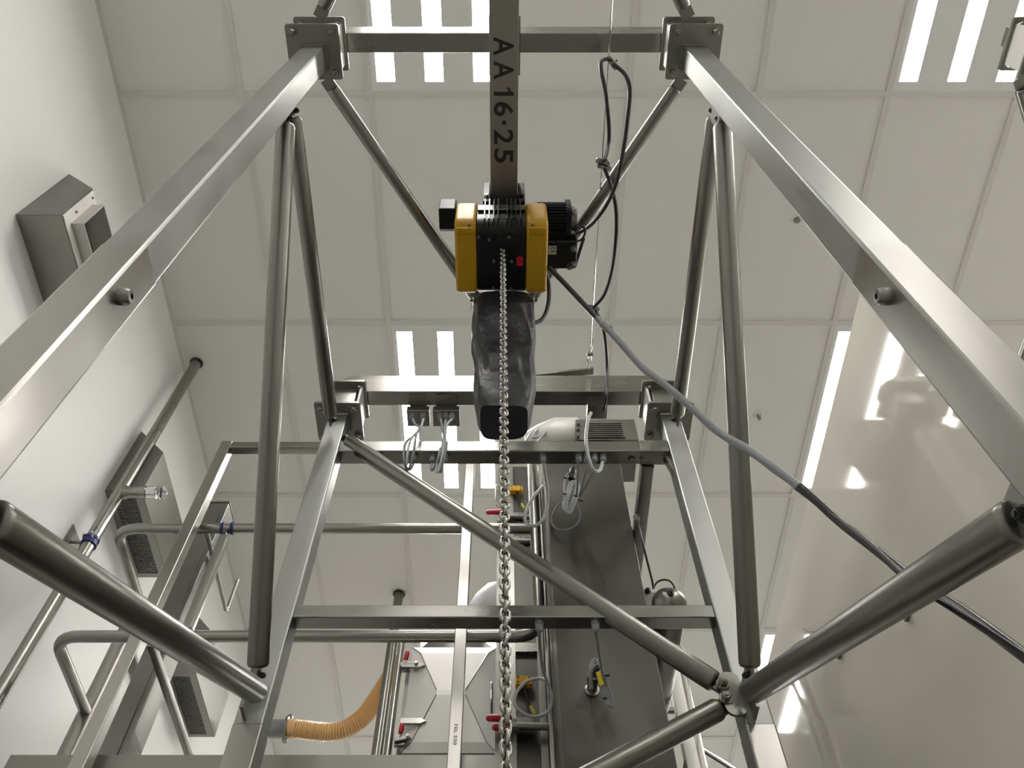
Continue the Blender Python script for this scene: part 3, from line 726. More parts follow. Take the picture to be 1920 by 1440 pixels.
hood(2.44, 0.54, 'grille', 'steel vent hood with wire mesh underside behind the wall pipe')
hood(3.68, 0.54, 'grille', 'steel vent hood with dark mesh underside, lowest in the picture behind the guard rail')

# ------------------------------------------------------------------ upright wall pipe with tee and knob
PX_, PY_ = -1.704, 2.42
wp = thing('wall_pipe', 'polished steel pipe running from the ceiling down the left wall', 'pipe', (PX_, PY_, 0))
obj('pipe_run', MB().tube([(PX_, PY_, 0), (PX_, PY_, ZC)], 0.0275, 24), 'pipe', wp)
obj('ceiling_collar', MB().lathe((PX_, PY_, ZC + 0.001), (0, 0, -1), [(0.036, 0), (0.036, 0.004), (0.030, 0.006)], 20), 'dark_bolt', wp)
zt_ = A(225, 926, X=PX_).z
tee = obj('tee_branch', MB().lathe((PX_, PY_, zt_), (1, 0, 0), [(0.034, 0.0), (0.032, 0.03), (0.026, 0.045), (0.024, 0.075), (0.029, 0.085), (0.029, 0.120), (0.026, 0.124)], 20), 'pipe', wp)
obj('valve_ring', MB().lathe((PX_ + 0.124, PY_, zt_), (1, 0, 0), [(0.026, 0), (0.028, 0.002), (0.028, 0.042), (0.022, 0.046)], 20), 'chrome', tee)
kn = MB()
kn.lathe((PX_ + 0.170, PY_, zt_), (1, 0, 0), [(0.020, 0), (0.036, 0.012), (0.036, 0.022), (0.012, 0.040)], 7)
obj('valve_knob', kn, 'acrylic', tee, label='clear faceted acrylic knob', angle=10)
zc_ = A(165, 1006, X=PX_).z
cl = obj('pipe_clamp', MB().lathe((PX_, PY_, zc_ - 0.02), (0, 0, 1), [(0.0285, 0), (0.033, 0), (0.033, 0.012), (0.030, 0.013), (0.030, 0.027), (0.033, 0.028), (0.033, 0.040), (0.0285, 0.040)], 24), 'blue', wp, label='blue rubber lined pipe clamp')
for k in (0, 1):
    obj('clamp_screw', MB().lathe((PX_ - 0.01 + 0.028 * k, PY_ - 0.04, zc_ - 0.01 + 0.01 * k), (0.3, -1, 0.2), [(0.006, -0.012), (0.006, 0.016), (0.003, 0.018)], 8), 'chrome', cl)
obj('clamp_rod', MB().tube([(PX_ - 0.03, PY_, zc_), (XW + 0.006, PY_, zc_)], 0.007, 10), 'bolt', wp)
obj('wall_plate', MB().box((XW, PY_ - 0.045, zc_ - 0.06), (XW + 0.006, PY_ + 0.075, zc_ + 0.06)), 'plate', wp)

# ------------------------------------------------------------------ platform and guard rail
GY = 2.26
rail = thing('guard_rail', 'steel pipe guard rail with two rails around the platform behind the gantry', 'guard rail', (-0.6, GY, 0))
Z1, Z2, ZP = 2.503, 1.966, 1.515
XL, XE = -1.522, 0.122
pr_ = 0.0205
r1 = fillet([W(XE, GY, Z1), W(XL, GY, Z1), W(XL, GY + 0.40, Z1)], 0.085)
obj('top_rail', MB().tube(r1, pr_, 18), 'pipe', rail, angle=60)
r2 = fillet([W(XE, GY, 2.97), W(XE, GY, Z2), W(XL, GY, Z2), W(XL, GY + 1.5, Z2)], 0.085)
obj('knee_rail', MB().tube(r2, pr_, 18), 'pipe', rail, angle=60)
obj('end_stanchion', MB().tube([W(XE + 0.024, GY + 0.012, 2.97), W(XE + 0.024, GY + 0.012, 1.0)], 0.009, 10), 'chrome', rail)
obj('corner_post', MB().prism(rrect(0.05, 0.05, 0.005), (XL - 0.004, GY + 0.42, 0), W(XL - 0.004, GY + 0.42, Z1 + 0.02), up=Vector((0, 1, 0))), 'steel_z', rail)
c1, c2 = A(427, 990, Y=GY), A(352, 1178, Y=GY)
xb_ = (c1.x + c2.x) / 2
obj('baluster', MB().prism(rrect(0.034, 0.034, 0.004), W(xb_, GY + 0.005, Z2 + 0.03), W(xb_, GY + 0.005, Z1 - 0.045), up=Vector((0, 1, 0))), 'steel_z', rail)
for z in (Z1, Z2):
    for dx in (-0.024, 0.014):
        c = obj('rail_clamp', MB().lathe(W(xb_ + dx, GY, z), (1, 0, 0), [(pr_ + 0.0006, 0), (pr_ + 0.0045, 0), (pr_ + 0.0045, 0.011), (pr_ + 0.0006, 0.011)], 20), 'blue', rail, label='blue rail clamp')
    place('bolt', SMALLBOLT, rail, W(xb_, GY - 0.012, z - 0.030), turn((0, -0.6, -1)))
    obj('clamp_saddle', MB().lathe(W(xb_, GY, z - 0.045), (0, 0, 1), [(0.010, 0), (0.012, 0.006), (0.012, 0.022)], 10), 'chrome', rail)
# inclined bar in the Y direction inside the rail
obj('stair_rail', MB().prism(rrect(0.022, 0.03, 0.004), A(283, 1205, Z=1.86), A(356, 1418, Z=1.86)), 'plate', rail)
plat = thing('platform_edge', 'grey steel platform edge beam across the bottom of the picture', 'platform', (-0.6, GY, 0))
xl = A(23, 1412, Y=GY - 0.01).x
obj('edge_plate', MB().box(W(xl, GY - 0.012, ZP - 0.22), W(-0.004, GY - 0.004, ZP)), 'plate', plat)
obj('deck', MB().box(W(xl, GY - 0.003, ZP - 0.20), W(-0.06, GY + 0.15, ZP - 0.17)), 'plate', plat)
for x in (xl + 0.05, -0.1):
    obj('platform_leg', MB().prism(rrect(0.07, 0.07, 0.006), (x, GY + 0.06, 0), W(x, GY + 0.06, ZP - 0.201), up=Vector((0, 1, 0))), 'steel_z', plat)
# tall square tube frame in front of the rail
fr_ = thing('access_gate', 'tall slim square tube gate frame standing just in front of the guard rail', 'gate', (-0.6, 2.19, 0))
FYp = 2.19
ft = A(425, 840, Y=FYp); fx = ft.x; fz = ft.z - CAM_Z
obj('frame_post', MB().prism(rrect(0.046, 0.046, 0.0025, 2), (fx, FYp, 0), W(fx, FYp, fz + 0.02), up=Vector((0, 1, 0))), 'steel_z', fr_)
px_ = A(866, 1160, Y=FYp).x
mid = obj('frame_post', MB().prism(rrect(0.038, 0.038, 0.0025, 2), (px_, FYp, 0), W(px_, FYp, fz - 0.023), up=Vector((0, 1, 0))), 'steel_z', fr_)
obj('frame_top', MB().prism(rrect(0.040, 0.040, 0.004), W(fx + 0.024, FYp, fz), W(0.10, FYp, fz)), 'steel_x', fr_)
# lettering on the mid post (front face)
lm = text_mesh('FEL 550', 'greyink', 'lettering')
vx = [v.co.x for v in lm.vertices]; vy = [v.co.y for v in lm.vertices]
q0, q1 = A(852, 1358, Y=FYp - 0.019), A(852, 1397, Y=FYp - 0.019)
for v in lm.vertices:
    t, h = (v.co.x - min(vx)) / (max(vx) - min(vx)), (v.co.y - min(vy)) / (max(vy) - min(vy))
    v.co = (px_ - 0.004 + 0.010 * h, FYp - 0.0196, q0.z + (q1.z - q0.z) * t)
obj('lettering', lm, 'greyink', mid)
# upright duct behind the rail
dt = A(413, 949, Y=2.46)
duct = thing('cable_duct', 'upright closed steel cable duct behind the guard rail', 'duct', (dt.x, 2.5, 0))
dx1 = A(427, 949, Y=2.44).x
obj('duct_body', MB().box((dx1 - 0.15, 2.44, 0), (dx1, 2.56, dt.z)), 'sheet', duct, bevel=0.004)
obj('duct_cap', MB().box((dx1 - 0.152, 2.438, dt.z + 0.0005), (dx1 + 0.002, 2.562, dt.z + 0.008)), 'plate', duct)
obj('duct_cover', MB().box((dx1 - 0.13, 2.434, 0.5), (dx1 - 0.02, 2.4395, dt.z - 0.08)), 'sheet', duct)
# bent rod hook
h0 = W(-1.155, 2.47, 2.30)
hk_ = [A(408, 1078, Y=2.56), A(424, 1148, Z=A(408, 1078, Y=2.56).z - CAM_Z), None]
z_ = hk_[0].z
e1 = hk_[1]
e2 = e1 + Vector((0, 0, 0.19))
tag(obj('rod_hook', MB().tube(fillet([hk_[0] + Vector((0, -0.25, 0)), e1, e2], 0.03), 0.0095, 12), 'pipe', angle=60), 'bent round rod hook sticking up behind the upper guard rail', 'hook')

# ------------------------------------------------------------------ machine cabinet right of the chain
MY, MR = 2.05, 2.42                      # front of the cabinet body, front of its set-back side part
def cy(y): return 1.70 + (y - 1.70) * (MY - 1.72) / 0.72 if y > 1.70 else y
mx_r = A(1165, 880, Y=MY).x; mz_t = A(1100, 832, Y=MY).z
cab = thing('machine_cabinet', 'tall grey stainless machine cabinet behind the gantry', 'cabinet', ((0.14 + mx_r) / 2, MY, 0))
XC0 = 0.160
obj('cabinet_body', MB().box((XC0, MY, 0), (mx_r, MY + 1.85, mz_t)), 'cab', cab, bevel=0.003)  # unseen depth stretched back to block a lamp reflection in the cream panel
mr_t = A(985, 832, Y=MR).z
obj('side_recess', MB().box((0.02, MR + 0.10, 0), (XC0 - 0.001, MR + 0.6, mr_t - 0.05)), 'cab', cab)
jf = MB()
for x0, x1 in ((0.018, 0.040), (0.126, 0.148)):
    jf.box((x0, MR + 0.085, 0.5), (x1, MR + 0.0995, mr_t - 0.05))
obj('recess_frame', MB().box((0.018, MR + 0.085, 0.5), (0.042, MR + 0.0995, mr_t - 0.05)), 'steel_z', cab)
obj('recess_frame', MB().box((0.122, MR + 0.085, 0.5), (0.146, MR + 0.0995, mr_t - 0.05)), 'steel_z', cab)
for py in (1010, 1215):
    a = A(985, py, Y=MR + 0.085)
    obj('recess_bar', MB().box((0.0425, MR + 0.080, a.z - 0.02), (0.1215, MR + 0.0995, a.z + 0.02)), 'steel_x', cab)
pn = A(1215, 1105, Y=MY - 0.01)
obj('side_bracket', MB().box((mx_r + 0.0005, MY + 0.02, pn.z - 0.10), (mx_r + 0.075, MY + 0.03, pn.z + 0.015)), 'plate', cab)
place('bolt', DARKBOLT, cab, A(1214, 1109, Y=MY + 0.02), turn((0, -1, 0)))
# access port with its plug on the front
pp_ = A(1110, 1295, Y=MY)
obj('port_stub', MB().lathe(pp_, (0, -1, 0), [(0.022, 0), (0.022, 0.006), (0.015, 0.008), (0.015, 0.05), (0.018, 0.052), (0.018, 0.07)], 16), 'pipe', cab)
# top parts: blower with blue cap, ribbed terminal box
ZT = mz_t
bl = thing('blower_housing', 'round steel blower housing with blue cap on top of the machine cabinet', 'blower', (0.24, MY + 0.16, ZT))
b0 = A(1024, 824, Y=MY + 0.10)
obj('blower_drum', MB().lathe((A(984, 824, Y=MY + 0.10).x, MY + 0.10, b0.z), (1, 0, 0), [(0.03, 0), (0.062, 0.05), (0.088, 0.11), (0.095, 0.13), (0.095, 0.225), (0.085, 0.235)], 28), 'lid', bl)
obj('blower_foot', MB().box((XC0 + 0.02, MY + 0.06, ZT), (XC0 + 0.14, MY + 0.14, b0.z - 0.07)), 'plate', bl)
obj('blue_cap', MB().lathe(A(1047, 803, Y=MY + 0.16), (0, 0, 1), [(0.042, -0.03), (0.042, 0.0), (0.03, 0.012), (0.01, 0.016)], 20), 'blue', bl)
tb = thing('terminal_box', 'flat ribbed steel terminal box on the machine cabinet top edge', 'terminal box', (0.4, MY + 0.1, ZT))
t0, t1 = A(1078, 786, Y=MY - 0.02), A(1186, 832, Y=MY - 0.02)
q = obj('box_body', MB().box((t0.x, MY - 0.02, ZT + 0.0005), (t1.x + 0.03, MY + 0.20, t0.z)), 'sheet', tb, bevel=0.003)
u0, u1 = A(1092, 792, Y=MY - 0.025), A(1174, 826, Y=MY - 0.025)
obj('ribbed_cover', MB().box((u0.x, MY - 0.026, max(u1.z, ZT + 0.01)), (u1.x, MY - 0.0205, u0.z)), 'sheet', tb)
for i in range(7):
    z = max(u1.z, ZT + 0.01) + (u0.z - max(u1.z, ZT + 0.01)) * (i + 0.7) / 7.5
    obj('rib', MB().box((u0.x + 0.006, MY - 0.030, z - 0.002), (u1.x - 0.006, MY - 0.0262, z + 0.002)), 'plate', tb)
for px in (1110, 1148):
    obj('top_screw', MB().lathe(A(px, 787, Y=MY - 0.02) + Vector((0, 0.01, -0.002)), (0, 0, 1), [(0.007, 0), (0.007, 0.01)], 8), 'bolt', tb)
for py in (797, 807, 820):
    place('screw', SMALLBOLT, q, A(1084, py, Y=MY - 0.0205), turn((0, -1, 0)))
# horizontal vessel right of the cabinet
vy0 = 1.98
vc = A(1257, 1118, Y=vy0)
ves = thing('filter_vessel', 'domed steel filter vessel right of the machine cabinet', 'vessel', (vc.x, 2.6, vc.z - 0.05))
vr = 0.054
obj('vessel_shell', MB().lathe((vc.x, vy0 + 0.02, vc.z), (0, 1, 0), [(0.004, -0.032), (0.02, -0.029), (0.036, -0.021), (0.047, -0.010), (vr, 0.004), (vr, 0.40), (vr * 0.92, 0.405), (vr * 0.92, 0.425), (vr * 0.97, 0.43), (vr * 0.97, 0.50), (vr * 0.6, 0.51)], 28), 'tube', ves, angle=40)
obj('dome_nut', MB().lathe((vc.x, vy0 - 0.010, vc.z), (0, -1, 0), [(0.011, 0), (0.011, 0.008), (0.006, 0.009), (0.006, 0.016)], 6), 'dark_bolt', ves)
obj('drain_stub', MB().lathe((vc.x + 0.05, vy0 + 0.22, vc.z - 0.02), (0.3, 0, -1), [(0.012, 0), (0.012, 0.03), (0.016, 0.032), (0.016, 0.05)], 10), 'dark_bolt', ves)
cable('pressure_line', [A(1194, 972, Z=2.236), A(1203, 1010, Y=cy(2.12)), A(1215, 1058, Y=cy(2.22)), A(1223, 1090, Y=cy(2.30)), A(1225, 1103, Y=cy(2.40))], 0.0035, 'cable', 'thin black line hanging from the rear arm to the filter vessel bracket', 'cable')
place('cable_gland', GLAND, arm, A(1193, 968, Z=2.237), (math.pi, 0, 0))
cable('vessel_loop', [A(1225, 1103, Y=cy(2.39)), A(1232, 1092, Y=cy(2.38)), A(1245, 1087, Y=cy(2.36)), A(1258, 1091, Y=cy(2.35)), A(1266, 1104, Y=cy(2.36))], 0.0032, 'cable', 'thin black loop arching over the filter vessel dome', 'cable')
# steel posts and rail beyond, right of the cabinet
rp = thing('rear_stand', 'slim steel stand seen through the gap right of the machine cabinet', 'stand', (0.78, 3.0, 0))
for pxa, pya, w, yy, mt in ((1268, 1290, 0.05, 3.0, 'lid'), (1284, 1290, 0.03, 3.02, 'plate'), (1293, 1300, 0.014, 3.06, 'chrome')):
    p = A(pxa, pya, Y=yy)
    obj('stand_post', MB().prism(rrect(w, w, 0.004 if w > 0.02 else 0.002), (p.x, yy, 0), (p.x, yy, A(pxa - 18, 1190, Y=yy).z), up=Vector((0, 1, 0))), mt, rp)
p = A(1250, 1333, Y=2.98)
obj('stand_bar', MB().tube([p + Vector((-0.06, 0, 0)), p + Vector((0.03, 0, 0))], 0.013, 12), 'pipe', rp)
bp_ = [A(1300, 1345, Y=3.0), A(1303, 1385, Y=3.0), A(1290, 1435, Y=3.0), A(1287, 1470, Y=3.0)]
obj('bent_pipe', MB().tube(smooth(bp_), 0.018, 14), 'tube', rp, angle=60)
obj('hand_rail', MB().tube([A(1300, 1396, Y=3.4), A(1390, 1452, Y=3.4), A(1480, 1510, Y=3.4)], 0.012, 12), 'chrome', rp)

# ------------------------------------------------------------------ hopper with pyramid lid and toggle clamps
HY = 3.0
hop = thing('hopper', 'square stainless hopper with pyramid lid behind the guard rail', 'hopper', (A(845, 1310, Y=HY).x, HY, 0))
c00, c10 = A(752, 1412, Y=HY), A(933, 1420, Y=HY)
c01, c11 = A(772, 1214, Y=HY), A(931, 1226, Y=HY)
lx0, lx1 = (c00.x + c01.x) / 2, (c10.x + c11.x) / 2
lz0, lz1 = c00.z, c01.z
rimw, dpt = 0.040, 0.036
def ringq(x0, x1, z0, z1, y): return [(x0, y, z0), (x1, y, z0), (x1, y, z1), (x0, y, z1)]
mxr, mzr = (lx0 + lx1) / 2 + 0.012, (lz0 + lz1) / 2 - 0.005
R0 = ringq(lx0, lx1, lz0, lz1, HY + 0.03)
R1 = ringq(lx0, lx1, lz0, lz1, HY)
R2 = ringq(lx0 + rimw, lx1 - rimw, lz0 + rimw, lz1 - rimw, HY - 0.012)
R3 = ringq(mxr - 0.075, mxr + 0.045, mzr - 0.012, mzr + 0.012, HY - dpt)
lid = MB(); vs = R0 + R1 + R2 + R3; fs = []
for k in range(3):
    for i in range(4): fs.append((k * 4 + i, k * 4 + (i + 1) % 4, (k + 1) * 4 + (i + 1) % 4, (k + 1) * 4 + i))
fs += [(12, 13, 14, 15), (3, 2, 1, 0)]
lid.add(vs, fs)
lidp = obj('pyramid_lid', lid, 'lid', hop, angle=5)
for i in range(4):
    obj('lid_seam', MB().tube([Vector(R1[i]) + Vector((0, -0.001, 0)), Vector(R2[i]) + Vector((0, -0.001, 0)), Vector(R3[i]) + Vector((0, -0.001, 0))], 0.0018, 5), 'bolt', lidp)
obj('hopper_body', MB().box((lx0 - 0.02, HY + 0.031, 0), (lx1 + 0.03, HY + 0.45, lz1 + 0.005)), 'sheet', hop)
obj('drum_flange', MB().lathe(((lx0 + lx1) / 2, HY + 0.24, lz1 + 0.006), (0, 0, 1), [(0.21, 0), (0.225, 0.002), (0.225, 0.02), (0.20, 0.022), (0.20, 0.10)], 40), 'plate', hop)
obj('lid_handle', MB().tube(fillet([(lx1 - 0.024, HY - 0.004, A(920, 1285, Y=HY).z), (lx1 - 0.024, HY - 0.045, A(920, 1292, Y=HY).z), (lx1 - 0.024, HY - 0.045, A(920, 1330, Y=HY).z), (lx1 - 0.024, HY - 0.004, A(920, 1338, Y=HY).z)], 0.015), 0.006, 8), 'chrome', lidp, angle=60)
# side upright of the hopper frame
for pxa, w, mt in ((727, 0.022, 'pipe'), (741, 0.03, 'steel_z')):
    p = A(pxa, 1300, Y=HY - 0.02)
    obj('frame_tube', MB().tube([(p.x, HY - 0.02, 0), (p.x, HY - 0.02, A(pxa, 1205, Y=HY).z)], w / 2, 14), mt, hop)
def toggle(par, base, out, up, flip=1, length=0.075, red=0.045):
    """toggle clamp: saddle, arm and red grip; out = direction of the arm, up = where the grip points"""
    out, up = Vector(out).normalized(), Vector(up).normalized(); base = Vector(base)
    n = Vector((0, -1, 0))
    t = obj('toggle_clamp', MB().box(base + Vector((-0.022, -0.022, -0.022)), base + Vector((0.022, 0.0, 0.022))), 'bolt', par, bevel=0.003)
    obj('clamp_arm', MB().prism(rrect(0.022, 0.012, 0.004), base + n * 0.028 - out * 0.02, base + n * 0.028 + out * length, up=n), 'plate', t)
    obj('clamp_spindle', MB().lathe(base + n * 0.034 + out * (length - 0.012), (0, 1, 0), [(0.007, -0.012), (0.007, 0.012), (0.010, 0.013), (0.010, 0.026)], 8), 'chrome', t)
    g0 = base + n * 0.034 + up * 0.018
    obj('clamp_link', MB().tube([base + n * 0.03, g0], 0.005, 8), 'chrome', t)
    obj('clamp_grip', MB().lathe(g0, up + n * 0.15, [(0.005, 0), (0.0095, 0.004), (0.0105, red * 0.5), (0.0095, red - 0.006), (0.005, red)], 12), 'red', t, label='red plastic grip')
    return t
toggle(hop, A(760, 1254, Y=HY), (1, 0, 0), (0.12, 0, 1), length=0.06)
toggle(hop, A(750, 1394, Y=HY), (1, 0, 0.25), (0.1, 0, 1), length=0.045)
for py in (1250, 1355):
    p = A(775, py, Y=HY - 0.02)
    obj('lid_pad', MB().add([p + Vector(q) for q in ((-0.05, 0, -0.012), (0.03, 0, -0.012), (0.052, 0, 0), (0.03, 0, 0.012), (-0.05, 0, 0.012), (-0.05, -0.014, -0.012), (0.03, -0.014, -0.012), (0.052, -0.014, 0), (0.03, -0.014, 0.012), (-0.05, -0.014, 0.012))],
        [(0, 1, 2, 3, 4), (9, 8, 7, 6, 5), (0, 5, 6, 1), (1, 6, 7, 2), (2, 7, 8, 3), (3, 8, 9, 4), (4, 9, 5, 0)]), 'bolt', lidp)
# clamps on the cabinet edge behind the chain
for py, dz in ((1364, 0), (975, 0), (1020, -0.002)):
    p = A(962 if py > 1300 else 950, py, Y=MR + 0.085)
    t = obj('toggle_clamp', MB().box(p + Vector((-0.015, -0.03, -0.018)), p + Vector((0.075, -0.004, 0.018))), 'bolt', cab, bevel=0.003)
    obj('clamp_barrel', MB().tube([p + Vector((0.01, -0.034, -0.018)), p + Vector((0.115, -0.034, -0.022))], 0.012, 12), 'plate', t)
    obj('clamp_grip', MB().lathe(p + Vector((-0.005, -0.035, 0.012)), (-1, 0, -0.02), [(0.006, 0), (0.012, 0.005), (0.0125, 0.04), (0.011, 0.078), (0.005, 0.086)], 12), 'red', t, label='red plastic grip')
    if py > 1300:
        obj('clamp_grip', MB().lathe(p + Vector((0.0, -0.03, -0.022)), (-1, 0, 0.0), [(0.006, 0), (0.0105, 0.005), (0.011, 0.04), (0.010, 0.064), (0.005, 0.07)], 12), 'red', t, label='red plastic grip')
# sash handles at the cabinet edge
obj('pull_handle', MB().tube(fillet([A(936, 1064 - 150, Y=MR + 0.08), A(931, 910, Y=MR + 0.06), A(930, 945, Y=MR + 0.06), A(936, 953, Y=MR + 0.08)], 0.008), 0.005, 8), 'chrome', cab, angle=60)
obj('door_edge', MB().box((-0.03, MR + 0.09, 0.5), (0.017, MR + 0.14, mr_t - 0.10)), 'plate', cab)

# ------------------------------------------------------------------ paper, stack pipe, hose
pa = [A(880, 1132, Y=2.75), A(893, 1112, Y=2.75), A(915, 1093, Y=2.75), A(940, 1088, Y=2.75), A(942, 1140, Y=2.75), A(905, 1142, Y=2.75)]
pm = MB(); n = len(pa)
pm.add([p for p in pa] + [p + Vector((0, 0.004, 0)) for p in pa] + [sum(pa, Vector()) / n + Vector((0, -0.03, 0))],
       [(i, (i + 1) % n, 2 * n) for i in range(n)] + [tuple(reversed(range(n, 2 * n)))] + [(i, n + i, n + (i + 1) % n, (i + 1) % n) for i in range(n)])
tag(obj('paper_sheet', pm, 'paper', angle=60), 'curled white paper sheet beside the chain above the lower cross beam', 'paper')
sp = A(748, 1114, Z=HC)
stk = thing('stack_pipe', 'upright steel pipe meeting the ceiling left of the pyramid hopper', 'pipe', (sp.x, sp.y, 0))
obj('pipe_run', MB().tube([(sp.x, sp.y, 0), (sp.x, sp.y, ZC)], 0.030, 20), 'tube', stk)
obj('ceiling_collar', MB().lathe((sp.x, sp.y, ZC + 0.0005), (0, 0, -1), [(0.042, 0), (0.042, 0.004), (0.033, 0.006)], 16), 'dark_bolt', stk)
hos = thing('ribbed_hose', 'amber ribbed flexible hose curving up beside the hopper', 'hose', A(540, 1366, Y=4.25))
HYY = 4.32
hp = smooth([A(545, 1366, Y=HYY), A(575, 1369, Y=HYY), A(615, 1373, Y=HYY), A(650, 1366, Y=HYY), A(680, 1345, Y=HYY), A(702, 1316, Y=HYY), A(722, 1285, Y=HYY), A(750, 1240, Y=HYY)], 16)
# resample evenly and rib
tot = 0; acc = [0]
for a, b_ in zip(hp[:-1], hp[1:]): tot += (b_ - a).length; acc.append(tot)
def at_len(s):
    for i in range(len(acc) - 1):
        if acc[i + 1] >= s: return hp[i].lerp(hp[i + 1], (s - acc[i]) / max(1e-9, acc[i + 1] - acc[i]))
    return hp[-1]
nr = 62
pts_, rad_ = [], []
for i in range(nr * 4 + 1):
    pts_.append(at_len(tot * i / (nr * 4))); rad_.append(0.049 + 0.0055 * math.cos(math.pi * i / 2))
obj('hose_body', MB().tube(pts_, rad_, 22), 'hose', hos, angle=60)
e = A(540, 1366, Y=HYY)
obj('hose_cuff', MB().lathe(e + Vector((0.045, 0, 0)), (-1, 0, 0), [(0.052, 0), (0.054, 0.004), (0.054, 0.012), (0.052, 0.014), (0.052, 0.05)], 24), 'hose', hos)
fl = obj('clamp_flange', MB().lathe(e + Vector((0.004, 0, 0)), (-1, 0, 0), [(0.05, 0), (0.066, 0.002), (0.066, 0.016), (0.05, 0.018)], 24), 'plate', hos)
for dz in (-1, 1):
    obj('flange_ear', MB().box(e + Vector((-0.016, -0.016, dz * 0.072 - 0.012)), e + Vector((0.012, 0.016, dz * 0.072 + 0.012))), 'plate', fl)
obj('grey_spigot', MB().tube([e + Vector((-0.01, 0, 0)), e + Vector((-0.22, 0, 0))], 0.051, 24), 'pvc', hos)

# ------------------------------------------------------------------ sensors and small cables on the cabinet
def sensor(px, py, label, w=0.06, h=0.034):
    p = A(px, py, Y=MR + 0.075)
    t = thing('door_sensor', label, 'sensor', p)
    for s in (-1, 1):
        b_ = obj('sensor_half', MB().prism(rrect(w / 2 - 0.001, h, 0.004), p + Vector((s * w / 4, 0.008, 0)), p + Vector((s * w / 4, -0.016, 0)), up=Vector((0, 0, 1))), 'sensor', t)
        for dz in (-0.009, 0.010):
            obj('sensor_screw', MB().lathe(p + Vector((s * w / 3, -0.016, dz)), (0, -1, 0), [(0.0035, 0), (0.0035, 0.001)], 8), 'ink', b_)
    obj('sensor_lead', MB().tube(smooth([p + Vector((0.004, -0.004, -h / 2)), p + Vector((0.006, -0.006, -0.05)), p + Vector((0.02, -0.008, -0.10)), p + Vector((0.034, -0.008, -0.13))], 5), 0.004, 8), 'cable', t)
    q = p + Vector((0.022, -0.010, -0.105))
    obj('lead_tag', MB().prism(rrect(0.012, 0.008, 0.002), q, q + Vector((0.012, 0, -0.032))), 'tag', t)
    return t
sensor(968, 920, 'upper yellow door sensor block right of the chain')
sensor(982, 1280, 'lower yellow door sensor block right of the chain')
def pc(name, pts, label, r=0.0045, mat='palecable'):
    return cable(name, pts, r, mat, label, 'cable')
Yc = MY - 0.03
pc('sensor_cable', [A(1018, 862, Y=cy(1.735)), A(1022, 890, Y=cy(1.85)), A(1027, 930, Y=cy(2.0)), A(1022, 965, Y=cy(2.05)), A(1006, 985, Y=cy(2.08)), A(988, 982, Y=cy(2.08)), A(985, 962, Y=cy(2.08)), A(1000, 932, Y=cy(2.08)), A(1020, 910, Y=cy(2.07))], 'pale grey cable loop hanging just right of the chain below the upper thin cross beam', 0.0055)
pc('sensor_cable', [A(1011, 1178, Y=cy(1.74)), A(1012, 1210, Y=cy(1.95)), A(1018, 1255, Y=cy(2.15)), A(1025, 1275, Y=cy(2.25)), A(1034, 1305, Y=cy(2.3)), A(1029, 1332, Y=cy(2.32)), A(1010, 1343, Y=cy(2.33)), A(985, 1340, Y=cy(2.34)), A(966, 1322, Y=cy(2.35)), A(968, 1300, Y=cy(2.36)), A(985, 1280, Y=cy(2.37)), A(1010, 1272, Y=cy(2.33)), A(1024, 1276, Y=cy(2.27))], 'grey cable ring around the lower yellow sensor', 0.0048, 'greycable')
pc('sensor_cable', [A(1116, 1180, Y=cy(1.74)), A(1121, 1210, Y=cy(1.95)), A(1127, 1250, Y=cy(2.15)), A(1136, 1285, Y=cy(2.28)), A(1145, 1312, Y=cy(2.31)), A(1148, 1322, Y=cy(2.31))], 'thin grey cable dropping from the lower cross beam to the tied bundle with yellow tag', 0.0038, 'greycable')
cb = thing('cable_bundle', 'tied grey cable bundle with yellow tag on the cabinet front', 'cable bundle', A(1130, 1280, Y=MY - 0.06))
for k, dx in enumerate((0, 4, 9)):
    pts_ = [A(1110 - dx * 0.3, 1292, Y=MY - 0.06), A(1106 + dx * 0.2, 1255 + dx * 0.5, Y=MY - 0.09), A(1113 + dx * 0.5, 1238 + dx, Y=MY - 0.09), A(1123 + dx * 0.6, 1244 + dx, Y=MY - 0.09), A(1133 + dx, 1290, Y=MY - 0.08), A(1141 + dx, 1318 + dx * 0.3, Y=MY - 0.07), A(1139 + dx * 0.3, 1320, Y=MY - 0.07), A(1128 + dx * 0.4, 1290, Y=MY - 0.07), A(1120 + dx * 0.4, 1262, Y=MY - 0.07)]
    obj('bundle_strand', MB().tube(smooth(pts_, 6), 0.0046, 8), 'greycable', cb, angle=80)
obj('lead_tag', MB().prism(rrect(0.013, 0.008, 0.002), A(1121, 1260, Y=MY - 0.11), A(1129, 1285, Y=MY - 0.10)), 'tag', cb, label='yellow cable tag')
obj('plug_grip', MB().tube([A(1114, 1244, Y=MY - 0.085), A(1121, 1258, Y=MY - 0.085)], 0.009, 10), 'cable', cb)
for a_, b2_ in (((1133, 1267), (1143, 1266)), ((1130, 1310), (1138, 1309))):
    obj('cable_tie', MB().tube([A(*a_, Y=MY - 0.095), A(*b2_, Y=MY - 0.095)], 0.003, 6), 'cable', cb)
